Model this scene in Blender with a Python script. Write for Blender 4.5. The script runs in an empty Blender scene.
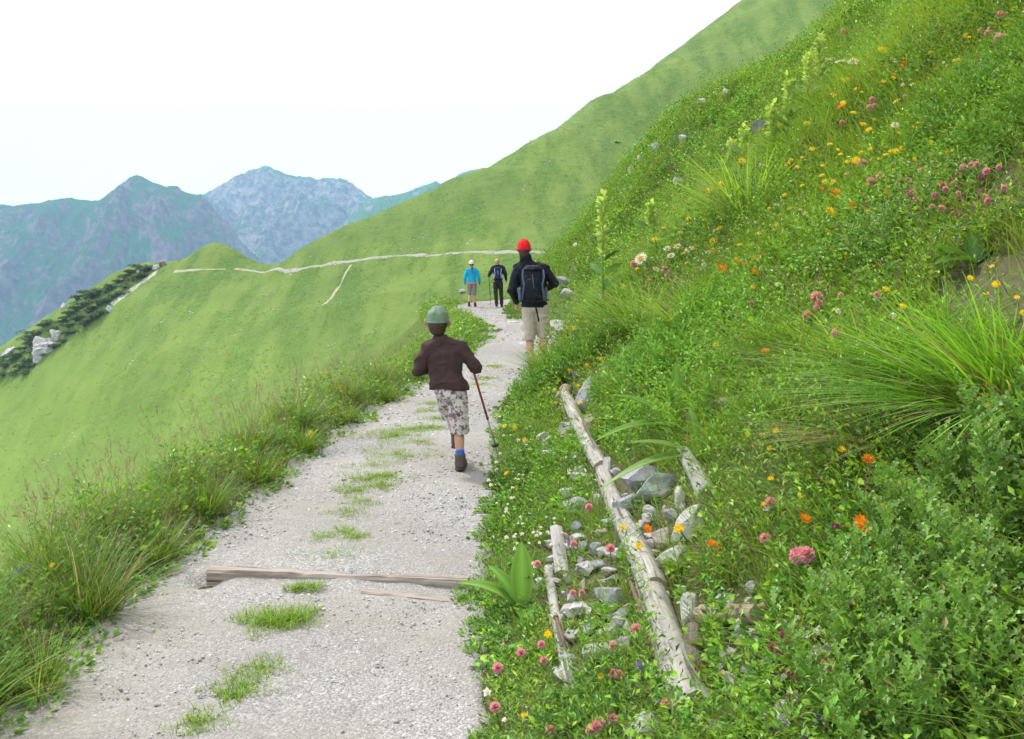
import bpy, bmesh, math, random
import numpy as np
from mathutils import Vector, Matrix
R_ = math.radians
rng = np.random.default_rng(7)
random.seed(7)
scene = bpy.context.scene
col = scene.collection

# ------------------------------------------------------------------ camera, sky, sun, exposure
CAM_Z = 1.7
PITCH = 7.17
FPX = 950.0
cam_d = bpy.data.cameras.new('camera')
cam = bpy.data.objects.new('camera', cam_d)
col.objects.link(cam)
cam.location = (0, 0, CAM_Z)
cam.rotation_euler = (R_(90 - PITCH), 0, 0)
cam_d.sensor_width = 36.0
cam_d.lens = FPX / 1024 * 36
cam_d.clip_start = 0.05
cam_d.clip_end = 30000
scene.camera = cam

SUN_EL, SUN_AZ = 58, 308      # azimuth clockwise from +Y
world = bpy.data.worlds.new('World')
scene.world = world
world.use_nodes = True
nt = world.node_tree
bg = nt.nodes['Background']
sky = nt.nodes.new('ShaderNodeTexSky')
sky.sky_type = 'NISHITA'
sky.sun_disc = False
sky.sun_elevation = R_(SUN_EL)
sky.sun_rotation = R_(SUN_AZ)
sky.air_density = 1.0
sky.dust_density = 2.0
# overcast: a bright even cloud deck over the clear-sky colour, slightly broken
tc = nt.nodes.new('ShaderNodeTexCoord')
nz = nt.nodes.new('ShaderNodeTexNoise')
nz.inputs['Scale'].default_value = 2.2
nz.inputs['Detail'].default_value = 6
nt.links.new(tc.outputs['Generated'], nz.inputs['Vector'])
cr = nt.nodes.new('ShaderNodeMapRange')
cr.inputs['From Min'].default_value = 0.25
cr.inputs['From Max'].default_value = 0.75
cr.inputs['To Min'].default_value = 0.80
cr.inputs['To Max'].default_value = 0.98
nt.links.new(nz.outputs['Fac'], cr.inputs['Value'])
mx = nt.nodes.new('ShaderNodeMix')
mx.data_type = 'RGBA'
nt.links.new(cr.outputs['Result'], mx.inputs['Factor'])
nt.links.new(sky.outputs['Color'], mx.inputs['A'])
mx.inputs['B'].default_value = (12.7, 12.1, 12.0, 1)
nt.links.new(mx.outputs['Result'], bg.inputs['Color'])
bg.inputs['Strength'].default_value = 0.12

sun_d = bpy.data.lights.new('sun', 'SUN')
sun_d.energy = 3.9
sun_d.angle = R_(5)
sun_d.color = (1.0, 0.96, 0.90)
sun = bpy.data.objects.new('sun', sun_d)
col.objects.link(sun)
saz = R_(SUN_AZ)
sdir = Vector((math.sin(saz) * math.cos(R_(SUN_EL)), math.cos(saz) * math.cos(R_(SUN_EL)), math.sin(R_(SUN_EL))))
sun.rotation_euler = sdir.to_track_quat('Z', 'Y').to_euler()
sun.location = (-20, -20, 40)

vs = scene.view_settings
vs.view_transform = 'Standard'
vs.look = 'None'
vs.exposure = 0.30
vs.gamma = 1.0
vs.use_curve_mapping = False
cy = scene.cycles
cy.use_denoising = True
cy.max_bounces = 6
cy.diffuse_bounces = 3
cy.glossy_bounces = 2
cy.transmission_bounces = 4
cy.transparent_max_bounces = 6
cy.volume_bounces = 1
cy.use_adaptive_sampling = True
cy.adaptive_threshold = 0.02

# ------------------------------------------------------------------ small helpers
cp, sp = math.cos(R_(PITCH)), math.sin(R_(PITCH))

def ray(px, py):
    """direction through a picture point, scaled so that its Y is 1"""
    u = (px - 512) / FPX
    v = -(py - 369.5) / FPX
    y = cp + v * sp
    z = -sp + v * cp
    return u / y, z / y

def pt(px, py, Y):
    a, b = ray(px, py)
    return a * Y, Y, CAM_Z + b * Y

def tag(o, label=None, cat=None, group=None, kind=None):
    if label: o['label'] = label
    if cat: o['category'] = cat
    if group: o['group'] = group
    if kind: o['kind'] = kind
    return o

def empty(name, loc=(0, 0, 0), rz=0.0):
    o = bpy.data.objects.new(name, None)
    o.empty_display_size = 0.1
    col.objects.link(o)
    o.location = loc
    o.rotation_euler = (0, 0, rz)
    return o

def link(name, me, parent=None, mat=None):
    o = bpy.data.objects.new(name, me)
    col.objects.link(o)
    if mat and not me.materials: me.materials.append(mat)
    if parent: o.parent = parent
    return o

def copy_tree(o, parent=None):
    c = o.copy()
    col.objects.link(c)
    if parent: c.parent = parent
    for ch in list(o.children): copy_tree(ch, c)
    return c

def np_mesh(name, V, F, C=None, smooth=True, mat=None):
    """V (n,3), F (m,k) uniform polygons, C (n,3) natural colour per point"""
    me = bpy.data.meshes.new(name)
    V = np.ascontiguousarray(V, dtype=np.float32)
    F = np.ascontiguousarray(F, dtype=np.int32)
    k = F.shape[1]
    me.vertices.add(len(V)); me.vertices.foreach_set('co', V.ravel())
    me.loops.add(F.size); me.loops.foreach_set('vertex_index', F.ravel())
    me.polygons.add(len(F))
    me.polygons.foreach_set('loop_start', np.arange(0, F.size, k, dtype=np.int32))
    me.polygons.foreach_set('use_smooth', np.full(len(F), smooth, dtype=bool))
    if C is not None:
        at = me.attributes.new('tint', 'FLOAT_COLOR', 'POINT')
        cc = np.ones((len(V), 4), np.float32); cc[:, :3] = C
        at.data.foreach_set('color', cc.ravel())
    me.update(calc_edges=True)
    if mat: me.materials.append(mat)
    return me

def grid_faces(nu, nv):
    i = np.arange(nu * nv).reshape(nv, nu)
    return np.stack([i[:-1, :-1], i[:-1, 1:], i[1:, 1:], i[1:, :-1]], -1).reshape(-1, 4)

def sstep(a, b, x):
    t = np.clip((x - a) / (b - a), 0, 1)
    return t * t * (3 - 2 * t)

def _hash(ix, iy, s):
    h = (ix.astype(np.int64) * 374761393 + iy.astype(np.int64) * 668265263 + s * 1274126177) & 0x7fffffff
    h = ((h ^ (h >> 13)) * 1274126177) & 0x7fffffff
    h = h ^ (h >> 16)
    return (h & 0xffff) / 65535.0

def vnoise(x, y, s=0):
    x = np.asarray(x, float); y = np.asarray(y, float)
    ix = np.floor(x); iy = np.floor(y)
    fx = x - ix; fy = y - iy
    fx = fx * fx * fx * (fx * (fx * 6 - 15) + 10); fy = fy * fy * fy * (fy * (fy * 6 - 15) + 10)
    a = _hash(ix, iy, s); b = _hash(ix + 1, iy, s); c = _hash(ix, iy + 1, s); d = _hash(ix + 1, iy + 1, s)
    return ((a * (1 - fx) + b * fx) * (1 - fy) + (c * (1 - fx) + d * fx) * fy) * 2 - 1

def fbm(x, y, octs=4, s=0, gain=0.5):
    t = 0; a = 1.0; n = 0
    for k in range(octs):
        t = t + a * vnoise(x * 2 ** k + 17.3 * k, y * 2 ** k - 9.1 * k, s + k); n += a; a *= gain
    return t / n

def ridged(x, y, octs=5, s=0):
    t = 0; a = 1.0; n = 0
    for k in range(octs):
        t = t + a * (1 - np.abs(vnoise(x * 2 ** k + 3.3 * k, y * 2 ** k + 7.7 * k, s + k))) ** 2; n += a; a *= 0.5
    return t / n

# ------------------------------------------------------------------ material helpers
class NM:
    def __init__(s, name):
        s.m = bpy.data.materials.new(name); s.m.use_nodes = True
        s.t = s.m.node_tree; s.n = s.t.nodes; s.l = s.t.links
        s.b = s.n['Principled BSDF']; s.out = s.n['Material Output']
        s.b.inputs['Roughness'].default_value = 0.85
        s.b.inputs['Specular IOR Level'].default_value = 0.25
    def node(s, t, **k):
        n = s.n.new(t)
        for a, v in k.items(): setattr(n, a, v)
        return n
    def pos(s, scale=(1, 1, 1), rot=(0, 0, 0)):
        tcn = s.node('ShaderNodeTexCoord'); mp = s.node('ShaderNodeMapping')
        mp.inputs['Scale'].default_value = scale; mp.inputs['Rotation'].default_value = rot
        s.l.new(tcn.outputs['Object'], mp.inputs['Vector'])
        return mp.outputs['Vector']
    def noise(s, scale, detail=4, vec=None, rough=0.55, out='Fac'):
        n = s.node('ShaderNodeTexNoise')
        n.inputs['Scale'].default_value = scale; n.inputs['Detail'].default_value = detail
        n.inputs['Roughness'].default_value = rough
        s.l.new(vec if vec is not None else s.pos(), n.inputs['Vector'])
        return n.outputs[out]
    def vor(s, scale, vec=None, out='Distance', feature='F1'):
        n = s.node('ShaderNodeTexVoronoi', feature=feature)
        n.inputs['Scale'].default_value = scale
        s.l.new(vec if vec is not None else s.pos(), n.inputs['Vector'])
        return n.outputs[out]
    def ramp(s, fac, stops):
        r = s.node('ShaderNodeValToRGB'); e = r.color_ramp.elements
        while len(e) < len(stops): e.new(0.5)
        for i, (p, c) in enumerate(stops):
            e[i].position = p
            e[i].color = (*c, 1) if isinstance(c, tuple) else (c, c, c, 1)
        s.l.new(fac, r.inputs['Fac'])
        return r.outputs['Color']
    def mix(s, fac, a, b, mode='MIX'):
        n = s.node('ShaderNodeMix', data_type='RGBA', blend_type=mode)
        for v, k in ((fac, 'Factor'), (a, 'A'), (b, 'B')):
            if isinstance(v, (int, float)): n.inputs[k].default_value = v
            elif isinstance(v, tuple): n.inputs[k].default_value = (*v, 1)
            else: s.l.new(v, n.inputs[k])
        return n.outputs['Result']
    def math(s, op, a, b=0.0):
        n = s.node('ShaderNodeMath', operation=op)
        for i, v in enumerate((a, b)):
            if isinstance(v, (int, float)): n.inputs[i].default_value = v
            else: s.l.new(v, n.inputs[i])
        return n.outputs[0]
    def color(s, c):
        if isinstance(c, tuple): s.b.inputs['Base Color'].default_value = (*c, 1)
        else: s.l.new(c, s.b.inputs['Base Color'])
        return s
    def bump(s, h, strength=0.5, dist=0.02):
        b = s.node('ShaderNodeBump'); b.inputs['Strength'].default_value = strength
        b.inputs['Distance'].default_value = dist
        s.l.new(h, b.inputs['Height']); s.l.new(b.outputs['Normal'], s.b.inputs['Normal'])
        return s
    def rough(s, r, spec=None):
        s.b.inputs['Roughness'].default_value = r
        if spec is not None: s.b.inputs['Specular IOR Level'].default_value = spec
        return s

def cloth_mat(name, c, c2=None, weave=400, rough=0.9, spots=None):
    m = NM(name); m.rough(rough, 0.15)
    n = m.noise(6, 5)
    base = m.mix(n, c, c2 or tuple(min(1, v * 1.35 + 0.004) for v in c))
    if spots:
        v = m.noise(22, 4, rough=0.7)
        base = m.mix(m.ramp(v, [(0.50, 0.0), (0.56, 1.0)]), base, spots)
        v2 = m.noise(35, 3)
        base = m.mix(m.ramp(v2, [(0.62, 0.0), (0.66, 1.0)]), base, tuple(x * 0.45 for x in spots))
    m.color(base).bump(m.noise(weave, 2), 0.3, 0.002)
    return m.m

def flat_mat(name, c, rough=0.6, spec=0.3, var=0.2, scale=8, trans=0):
    m = NM(name); m.rough(rough, spec)
    n = m.noise(scale, 3)
    m.color(m.mix(n, tuple(v * (1 - var) for v in c), tuple(min(1, v * (1 + var)) for v in c)))
    return m.m

def tint_mat(name, gloss=0.45, trans=0.35):
    """plant surface: the plant's own colour per point, part of the light passes through the leaf"""
    m = NM(name); m.rough(gloss, 0.3)
    a = m.node('ShaderNodeAttribute', attribute_name='tint')
    m.l.new(a.outputs['Color'], m.b.inputs['Base Color'])
    tr = m.node('ShaderNodeBsdfTranslucent')
    m.l.new(m.mix(1.0, a.outputs['Color'], (1.25, 1.15, 0.55), 'MULTIPLY'), tr.inputs['Color'])
    ms = m.node('ShaderNodeMixShader'); ms.inputs[0].default_value = trans
    m.l.new(m.b.outputs[0], ms.inputs[1]); m.l.new(tr.outputs[0], ms.inputs[2])
    m.l.new(ms.outputs[0], m.out.inputs['Surface'])
    return m.m
# ------------------------------------------------------------------ terrain height
LY = np.array([-5, 0, 3.3, 4.6, 6.5, 8.4, 10.8, 12.4, 16, 20, 23, 27, 31, 34, 36, 40, 45, 52, 60])
LX = np.array([-1.7, -1.75, -1.85, -1.90, -1.80, -1.62, -1.35, -1.15, -.70, -.48, -.8, -1.55, -2.1, -2.3, -1.9, -.2, 2.6, 8, 16])
RY = np.array([-5, 0, 3.3, 4.6, 6.5, 9, 10.8, 13, 16, 20, 22.5, 25, 28, 31, 34, 37, 41, 45, 52, 60])
RX = np.array([0.0, 0.0, -.08, -.16, -.13, -.06, -.02, .66, .98, 1.0, .75, .1, -.05, -.1, -.05, .4, 2.4, 5, 11, 19])
def fL(Y): return np.interp(Y, LY, LX)
def fR(Y): return np.interp(Y, RY, RX)
def path_z(Y):
    return -0.32 * sstep(20, 34, Y) - 0.5 * sstep(38, 60, Y) + 0.02 * np.sin(Y * 0.9)

def near_h(X, Y):
    L, Rr = fL(Y), fR(Y)
    pz = path_z(Y)
    mid = (X - (L + Rr) / 2) / np.maximum((Rr - L) / 2, .2)
    z = pz - 0.03 * np.clip(mid ** 2, 0, 1) + 0.018 * fbm(X * 1.3, Y * 1.3, 3, 5)
    dl = L - X
    zl = pz - .03 + 0.10 * sstep(0, .3, dl) - 0.95 * np.maximum(dl - .55, 0) ** 1.02
    zl = zl + 0.05 * fbm(X * 2, Y * 2, 3, 9) * sstep(0, .3, dl)
    dr = X - Rr
    w = np.interp(Y, [0, 8.5, 10.5, 13, 16], [.78, .66, .22, .2, .2])
    zr = pz - .03 + .30 * np.clip(dr / w, 0, 1) ** 1.3 + 0.90 * np.maximum(dr - w, 0)
    bd = np.maximum(dr - w, 0)
    zr = zr + (0.10 * fbm(X * 1.2, Y * 1.2, 4, 21) + 0.30 * fbm(X * .35, Y * .35, 3, 31)) * sstep(0, 1.2, bd)
    zr = zr + .9 * fbm(X * .11 + 4, Y * .11, 3, 41) * sstep(3, 12, bd)
    zr = zr + 1.25 * np.exp(-((X - 4.6) / 2.4) ** 2 - ((Y - 29) / 8) ** 2)
    z = np.where(dl > 0, zl, z)
    z = np.where(dr > 0, zr, z)
    return z

ctl = []
def cpt(px, py, Y): ctl.append(pt(px, py, Y))
FAR_PATH = [(700, 250, 175), (640, 250, 205), (590, 250.5, 222), (540, 252, 230), (500, 252.5, 236), (460, 253.5, 240), (420, 255, 247), (375, 258, 255), (345, 262, 262), (320, 266, 268), (300, 270, 272), (285, 273, 277), (262, 272, 285), (245, 270, 292), (230, 268, 298)]
for p in FAR_PATH: cpt(*p)
for p in [(450, 290, 219), (400, 330, 209), (300, 400, 200), (300, 350, 222), (200, 350, 247), (200, 450, 203), (100, 420, 240),
          (0, 480, 253), (0, 560, 224), (100, 520, 203), (380, 290, 232), (250, 300, 268), (150, 330, 270), (500, 300, 205),
          (540, 180, 281), (540, 137, 327), (590, 104, 361), (670, 55, 420), (755, 0, 490), (850, -60, 560), (1000, -140, 620),
          (460, 181, 290), (400, 208, 283), (330, 238, 277), (620, 180, 290), (700, 120, 340), (640, 215, 250), (700, 200, 240),
          (284, 263, 282), (250, 259, 305), (232, 251, 312), (215, 247, 315), (198, 252, 315), (182, 263, 312), (168, 270, 308), (130, 298, 303), (100, 318, 300),
          (50, 352, 300), (0, 386, 300), (-80, 440, 305)]: cpt(*p)
# far sides of the crest lines
def behind(px, py, Y, dy, dz):
    a = pt(px, py, Y); ctl.append((a[0], a[1] + dy, a[2] + dz))
for p in [(540, 137, 327), (590, 104, 361), (670, 55, 420), (755, 0, 490), (850, -60, 560)]: behind(*p, 50, -12); behind(*p, 130, -60)
for p in [(460, 181, 290), (400, 208, 283), (330, 238, 277)]: behind(*p, 50, -8); behind(*p, 110, -45)
for p in [(284, 263, 282), (250, 259, 305), (215, 247, 315), (168, 270, 308)]: behind(*p, 45, -18); behind(*p, 100, -60)
for p in [(148, 264, 332), (120, 278, 335), (85, 302, 338), (50, 324, 340), (0, 354, 345), (-60, 392, 350)]: cpt(*p); behind(*p, 30, -22); behind(*p, 80, -70)
# the bowl behind the near nose
ctl += [(40, 80, 0), (60, 130, 0), (55, 180, 0), (80, 80, 30), (100, 130, 30), (100, 190, 34), (5, 75, -24), (5, 115, -34), (10, 160, -24),
        (-20, 60, -30), (-60, 80, -58), (-60, 140, -62), (-120, 150, -90), (-120, 60, -110), (-25, 20, -25), (-60, 20, -58), (-25, 0, -25), (-120, 0, -112),
        (-200, 100, -140), (-200, 250, -110), (140, 60, 100), (160, 200, 80), (200, 350, 130)]
for X in (3, 15, 35):
    for Y in (5, 22, 36):
        ctl.append((X, Y, float(near_h(np.array(float(X)), np.array(float(Y))))))
ctl = np.array(ctl, float)
SC = 100.0
def _phi(r2): return np.where(r2 > 0, r2 * np.log(r2 + 1e-12), 0)
def tps_fit(P, lam=2e-3):
    n = len(P); A = P[:, :2] / SC
    K = _phi(((A[:, None] - A[None]) ** 2).sum(-1)) + lam * np.eye(n)
    Q = np.c_[np.ones(n), A]
    M = np.block([[K, Q], [Q.T, np.zeros((3, 3))]])
    return np.linalg.solve(M, np.r_[P[:, 2], 0, 0, 0]), A
TW, TA = tps_fit(ctl)
def far_h0(X, Y):
    x = np.asarray(X, float).ravel() / SC; y = np.asarray(Y, float).ravel() / SC
    z = TW[-3] + TW[-2] * x + TW[-1] * y
    for i in range(len(TA)):
        z = z + TW[i] * _phi((x - TA[i, 0]) ** 2 + (y - TA[i, 1]) ** 2)
    return z.reshape(np.shape(X))
def far_h(X, Y, rough=True):
    z = far_h0(X, Y)
    k1 = pt(216, 247, 313); k2 = pt(268, 262, 292)
    z = z + 2.6 * np.exp(-((X - k1[0]) / 8) ** 2 - ((Y - k1[1]) / 12) ** 2) - 1.3 * np.exp(-((X - k2[0]) / 8) ** 2 - ((Y - k2[1]) / 14) ** 2)
    if rough:
        # gullies run down the fall line, towards the lower left
        s = X * 0.55 + Y * 0.83; t = X * 0.83 - Y * 0.55
        z = z + (2.6 * (ridged(s / 42 + .3 * fbm(X / 60, Y / 60, 2, 3), t / 190, 3, 61) - .5)
                 + 1.5 * fbm(s / 12, t / 55, 3, 71) + 0.35 * fbm(X / 5, Y / 5, 3, 81)) * sstep(120, 200, np.hypot(X, Y))
    return z
def H(X, Y):
    X = np.asarray(X, float); Y = np.asarray(Y, float)
    w = np.maximum(sstep(40, 70, Y), sstep(5, 18, -X))
    return near_h(X, Y) * (1 - w) + far_h(X, Y) * w
def H1(x, y): return float(H(np.array(float(x)), np.array(float(y))))

def hit(px, py, up=0.0, y0=1.2, y1=420):
    """where the sight line through a picture point meets the ground raised by `up`"""
    a, b = ray(px, py)
    Y = np.concatenate([np.arange(y0, 60, 0.02), np.arange(60, y1, .25)])
    X = a * Y; Z = CAM_Z + b * Y
    g = H(X, Y) + up
    k = np.argmax(g >= Z)
    if g[k] < Z[k]: return None
    return float(X[k]), float(Y[k]), float(g[k] - up)

# ------------------------------------------------------------------ ground sheet
def build_ground():
    nu = 620
    rows = [2.6]
    while rows[-1] < 800: rows.append(rows[-1] * 1.0075 if rows[-1] < 60 else rows[-1] * 1.0065)
    rows = np.array(rows)
    u = np.linspace(-.95, 1.0, nu)
    U, Rw = np.meshgrid(u, rows)
    X = U * Rw; Y = Rw - 4.0
    Z = H(X, Y)
    # under the gravel sheet the soil lies a little lower
    L, Rr = fL(Y), fR(Y)
    inside = sstep(0, .12, X - L) * sstep(0, .12, Rr - X) * (Y < 60)
    Z = Z - 0.05 * inside
    V = np.stack([X, Y, Z], -1).reshape(-1, 3)
    m = NM('hillside_turf')
    sx0 = m.node('ShaderNodeSeparateXYZ'); g0 = m.node('ShaderNodeNewGeometry'); m.l.new(g0.outputs['Position'], sx0.inputs[0])
    big = m.noise(0.035, 4); fine = m.noise(1.5, 8, rough=.8); med = m.noise(.5, 7, rough=.75)
    streak = m.noise(1.0, 4, vec=m.pos((.16, .035, .05), (0, 0, R_(-34))))
    g = m.ramp(fine, [(.36, (.036, .078, .014)), (.5, (.090, .160, .026)), (.64, (.185, .255, .070))])
    g2 = m.ramp(med, [(.38, (.055, .115, .018)), (.60, (.135, .225, .036))])
    c = m.mix(.5, g, g2)
    c = m.mix(m.ramp(streak, [(.42, 0.0), (.58, .75)]), c, (.165, .235, .050))
    c = m.mix(m.ramp(big, [(.42, 0.0), (.66, .4)]), c, (.072, .130, .034))
    low = m.node('ShaderNodeMapRange'); low.inputs['From Min'].default_value = -8; low.inputs['From Max'].default_value = -60; low.inputs['To Max'].default_value = .55
    m.l.new(sx0.outputs['Z'], low.inputs['Value'])
    c = m.mix(low.outputs[0], c, (.22, .33, .055))      # lusher meadow lower down the slope
    soil = m.mix(m.noise(14, 5), (.10, .075, .045), (.24, .20, .14))
    sp_ = m.noise(.33, 7, rough=.8)
    c = m.mix(m.ramp(sp_, [(.69, 0.0), (.74, .7)]), c, (.26, .25, .20))
    # bare soil close to the camera, under the plants
    pos = m.node('ShaderNodeNewGeometry'); sx = m.node('ShaderNodeSeparateXYZ'); m.l.new(pos.outputs['Position'], sx.inputs[0])
    nearf = m.node('ShaderNodeMapRange'); nearf.inputs['From Min'].default_value = 9; nearf.inputs['From Max'].default_value = 26
    nearf.inputs['To Min'].default_value = .75; nearf.inputs['To Max'].default_value = 0.0
    m.l.new(sx.outputs['Y'], nearf.inputs['Value'])
    c = m.mix(nearf.outputs[0], c, soil)
    m.color(c).rough(.95, .1)
    m.bump(m.math('ADD', m.noise(1.6, 8, rough=.75), m.math('MULTIPLY', m.noise(.25, 4), 2.0)), .9, .35)
    o = link('hillside_ground', np_mesh('hillside_ground', V, grid_faces(nu, len(rows)), mat=m.m))
    tag(o, kind='structure')
build_ground()

def gravel_mat(name):
    m = NM(name)
    n1 = m.noise(.9, 5); n2 = m.noise(7, 6, rough=.7)
    v = m.node('ShaderNodeTexVoronoi'); v.inputs['Scale'].default_value = 90; m.l.new(m.pos(), v.inputs['Vector'])
    v2 = m.node('ShaderNodeTexVoronoi'); v2.inputs['Scale'].default_value = 170; m.l.new(m.pos(), v2.inputs['Vector'])
    sep = m.node('ShaderNodeSeparateColor'); m.l.new(v.outputs['Color'], sep.inputs[0])
    sep2 = m.node('ShaderNodeSeparateColor'); m.l.new(v2.outputs['Color'], sep2.inputs[0])
    stone = m.ramp(sep.outputs[0], [(0.0, (.14, .14, .14)), (.45, (.29, .285, .28)), (.85, (.35, .35, .35)), (1.0, (.66, .65, .64))])
    stone2 = m.ramp(sep2.outputs[1], [(0.0, (.14, .135, .13)), (.6, (.31, .30, .29)), (1.0, (.62, .61, .60))])
    st = m.mix(.5, stone, stone2)
    dirt = m.mix(n2, (.245, .225, .19), (.37, .35, .31))
    c = m.mix(m.ramp(n1, [(.38, .10), (.62, .72)]), st, dirt)
    c = m.mix(m.ramp(m.noise(2.6, 4), [(.58, 0.0), (.75, .35)]), c, (.30, .26, .20))
    c = m.mix(1.0, c, m.ramp(m.noise(.55, 4), [(.35, (.80, .80, .81)), (.65, (1.0, 1.0, 1.0))]), 'MULTIPLY')   # damper and drier stretches
    m.color(c).rough(.93, .2)
    h = m.math('ADD', m.math('MULTIPLY', v.outputs['Distance'], -.6), m.math('MULTIPLY', n2, .8))
    m.bump(h, .8, .010)
    return m.m
GRAVEL = gravel_mat('gravel')

def build_path():
    Yr = []
    y = -1.0
    while y < 46: Yr.append(y); y += max(.03, .006 * y)
    Yr = np.array(Yr); nu = 110
    t = np.linspace(0, 1, nu)
    T, Y = np.meshgrid(t, Yr)
    L = fL(Y) + .10 * fbm(Y * 1.7, Y * 0 + 3, 3, 11) - .16; Rr = fR(Y) + .09 * fbm(Y * 1.9, Y * 0 + 8, 3, 13) + .10
    X = L + (Rr - L) * T
    edge = np.minimum(T, 1 - T)
    Z = H(X, Y) + .012 - .055 * (1 - sstep(0, .07, edge)) + .007 * fbm(X * 9, Y * 9, 3, 15) + .012 * fbm(X * 2.5, Y * 2.5, 3, 16)
    # exposed rock ribs beyond the boy
    s = ((X - DRA[0]) * DRD[0] + (Y - DRA[1]) * DRD[1]); q = (Y - DRA[1]) * DRD[0] - (X - DRA[0]) * DRD[1]
    Z = Z - .022 * sstep(-.34, -.12, q) * (1 - sstep(-.02, .03, q)) * sstep(-.12, .02, s) * (1 - sstep(DRLEN - .05, DRLEN + .1, s)) - .05 * np.exp(-((s + .0) / .10) ** 2 - ((q + .03) / .07) ** 2)
    Z = Z + .018 * sstep(.02, .06, q) * (1 - sstep(.1, .8, q)) * sstep(-.05, .1, s) * (1 - sstep(DRLEN - .2, DRLEN, s))
    for (cx, cy_, a, b, h) in RIBS:
        Z = Z + h * np.exp(-(((X - cx) / a) ** 2 + ((Y - cy_) / b) ** 2) ** 2)
    # wheel/foot worn hollow across the drain
    V = np.stack([X, Y, Z], -1).reshape(-1, 3)
    o = link('gravel_path', np_mesh('gravel_path', V, grid_faces(nu, len(Yr)), mat=GRAVEL))
    tag(o, kind='structure')
_a, _b = hit(207, 577), hit(468, 589)
DRA = np.array(_a[:2]); DRLEN = float(np.hypot(_b[0] - _a[0], _b[1] - _a[1])); DRD = (np.array(_b[:2]) - DRA) / DRLEN
RIBS = [(.15, 16.5, .6, .9, .07), (-.1, 15.0, .4, .5, .05), (.5, 19, .4, .8, .08)]
build_path()

# ------------------------------------------------------------------ the path across the far slope
def drape(name, pts, w, mat, lift=.12, kind='structure', jag=.3, seed=3):
    P = []
    for p in pts:
        h = hit(p[0], p[1], 0, 90)
        if h: P.append(h[:2])
    P = np.array(P)
    d = np.r_[0, np.cumsum(np.hypot(*np.diff(P, axis=0).T))]
    s = np.arange(0, d[-1], .7)
    x = np.interp(s, d, P[:, 0]); y = np.interp(s, d, P[:, 1])
    k = np.ones(15) / 15
    x = np.convolve(np.pad(x, 7, mode='edge'), k, 'valid'); y = np.convolve(np.pad(y, 7, mode='edge'), k, 'valid')
    tx, ty = np.gradient(x), np.gradient(y); l = np.hypot(tx, ty) + 1e-9
    nx, ny = -ty / l, tx / l
    ww = w * (1 + jag * fbm(s / 6, s * 0, 3, seed))
    V = []
    for q in np.linspace(-1, 1, 5):
        X = x + nx * ww / 2 * q; Y = y + ny * ww / 2 * q
        V.append(np.stack([X, Y, H(X, Y) + lift * (1 if abs(q) < 1 else -1.2)], -1))
    V = np.array(V).reshape(-1, 3)
    o = link(name, np_mesh(name, V, grid_faces(len(s), 5), mat=mat))
    return tag(o, kind=kind)
FARP = NM('distant_path_dust'); FARP.color(FARP.mix(FARP.noise(.6, 4), (.20, .21, .14), (.35, .335, .30)))
drape('distant_path', [(a, b) for a, b, _ in FAR_PATH[1:]], 1.25, FARP.m, .06, jag=.75)
SCAR = NM('bare_earth'); SCAR.color(SCAR.mix(SCAR.noise(.8, 5), (.20, .22, .10), (.42, .40, .30)))
drape('worn_track', [(352, 262), (347, 272), (340, 285), (331, 298), (322, 308)], 1.3, SCAR.m, .1, jag=.9)
drape('worn_track', [(230, 269), (205, 271), (185, 272), (172, 272)], 1.0, SCAR.m, .1, jag=.7)

# ------------------------------------------------------------------ valley floor and mountains
vm = NM('valley_floor'); vm.color(vm.mix(vm.noise(.004, 6), (.05, .10, .04), (.12, .16, .07)))
bm = bmesh.new(); bmesh.ops.create_grid(bm, x_segments=20, y_segments=20, size=1)
me = bpy.data.meshes.new('valley_ground'); bm.to_mesh(me); bm.free()
o = link('valley_ground', me, mat=vm.m); o.location = (0, 2600, -1450); o.scale = (6400, 4050, 1); tag(o, kind='structure')

def mountain(name, prof, D, depth, slope, mat, seed, amp=150, wl=420, jag=10):
    prof = np.array(prof, float)
    px = np.linspace(prof[0, 0], prof[-1, 0], 900)
    py = np.interp(px, prof[:, 0], prof[:, 1])
    py = np.convolve(np.pad(py, 4, mode='edge'), np.ones(9) / 9, 'valid') if False else py
    a, b = ray(px, py)
    X1 = a * D; Zc = CAM_Z + b * D + jag * 1.6 * fbm(X1 / 60, X1 * 0, 5, seed, .6)
    v = np.concatenate([-np.linspace(1, 0, 24)[:-1] ** 1.5 * 900, np.linspace(0, 1, 420) ** 1.25 * depth])
    X, Vv = np.meshgrid(X1, v)
    Zt = np.broadcast_to(Zc, X.shape)
    fall = np.where(Vv > 0, slope * Vv, .9 * -Vv)
    # spurs: crest height fades into a common slope lower down
    k = sstep(0, depth * .6, Vv)
    Zm = Zt * (1 - .55 * k) + .55 * k * Zc.mean()
    n = ridged(X / wl + .8 * fbm(X / 900, Vv / 900, 3, seed + 5), Vv / (wl * 2.0) + .3 * fbm(X / 500, Vv / 500, 3, seed + 6), 6, seed + 1) - .55
    n2 = fbm(X / 55, Vv / 80, 4, seed + 9) * 2.2
    Z = Zm - fall + sstep(0, 260, np.abs(Vv)) * amp * n * 2 + sstep(0, 60, np.abs(Vv)) * 13 * n2
    V = np.stack([X, D - Vv, Z], -1).reshape(-1, 3)
    o = link(name, np_mesh(name, V, grid_faces(len(px), len(v)), mat=mat))
    return tag(o, kind='structure')

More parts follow.
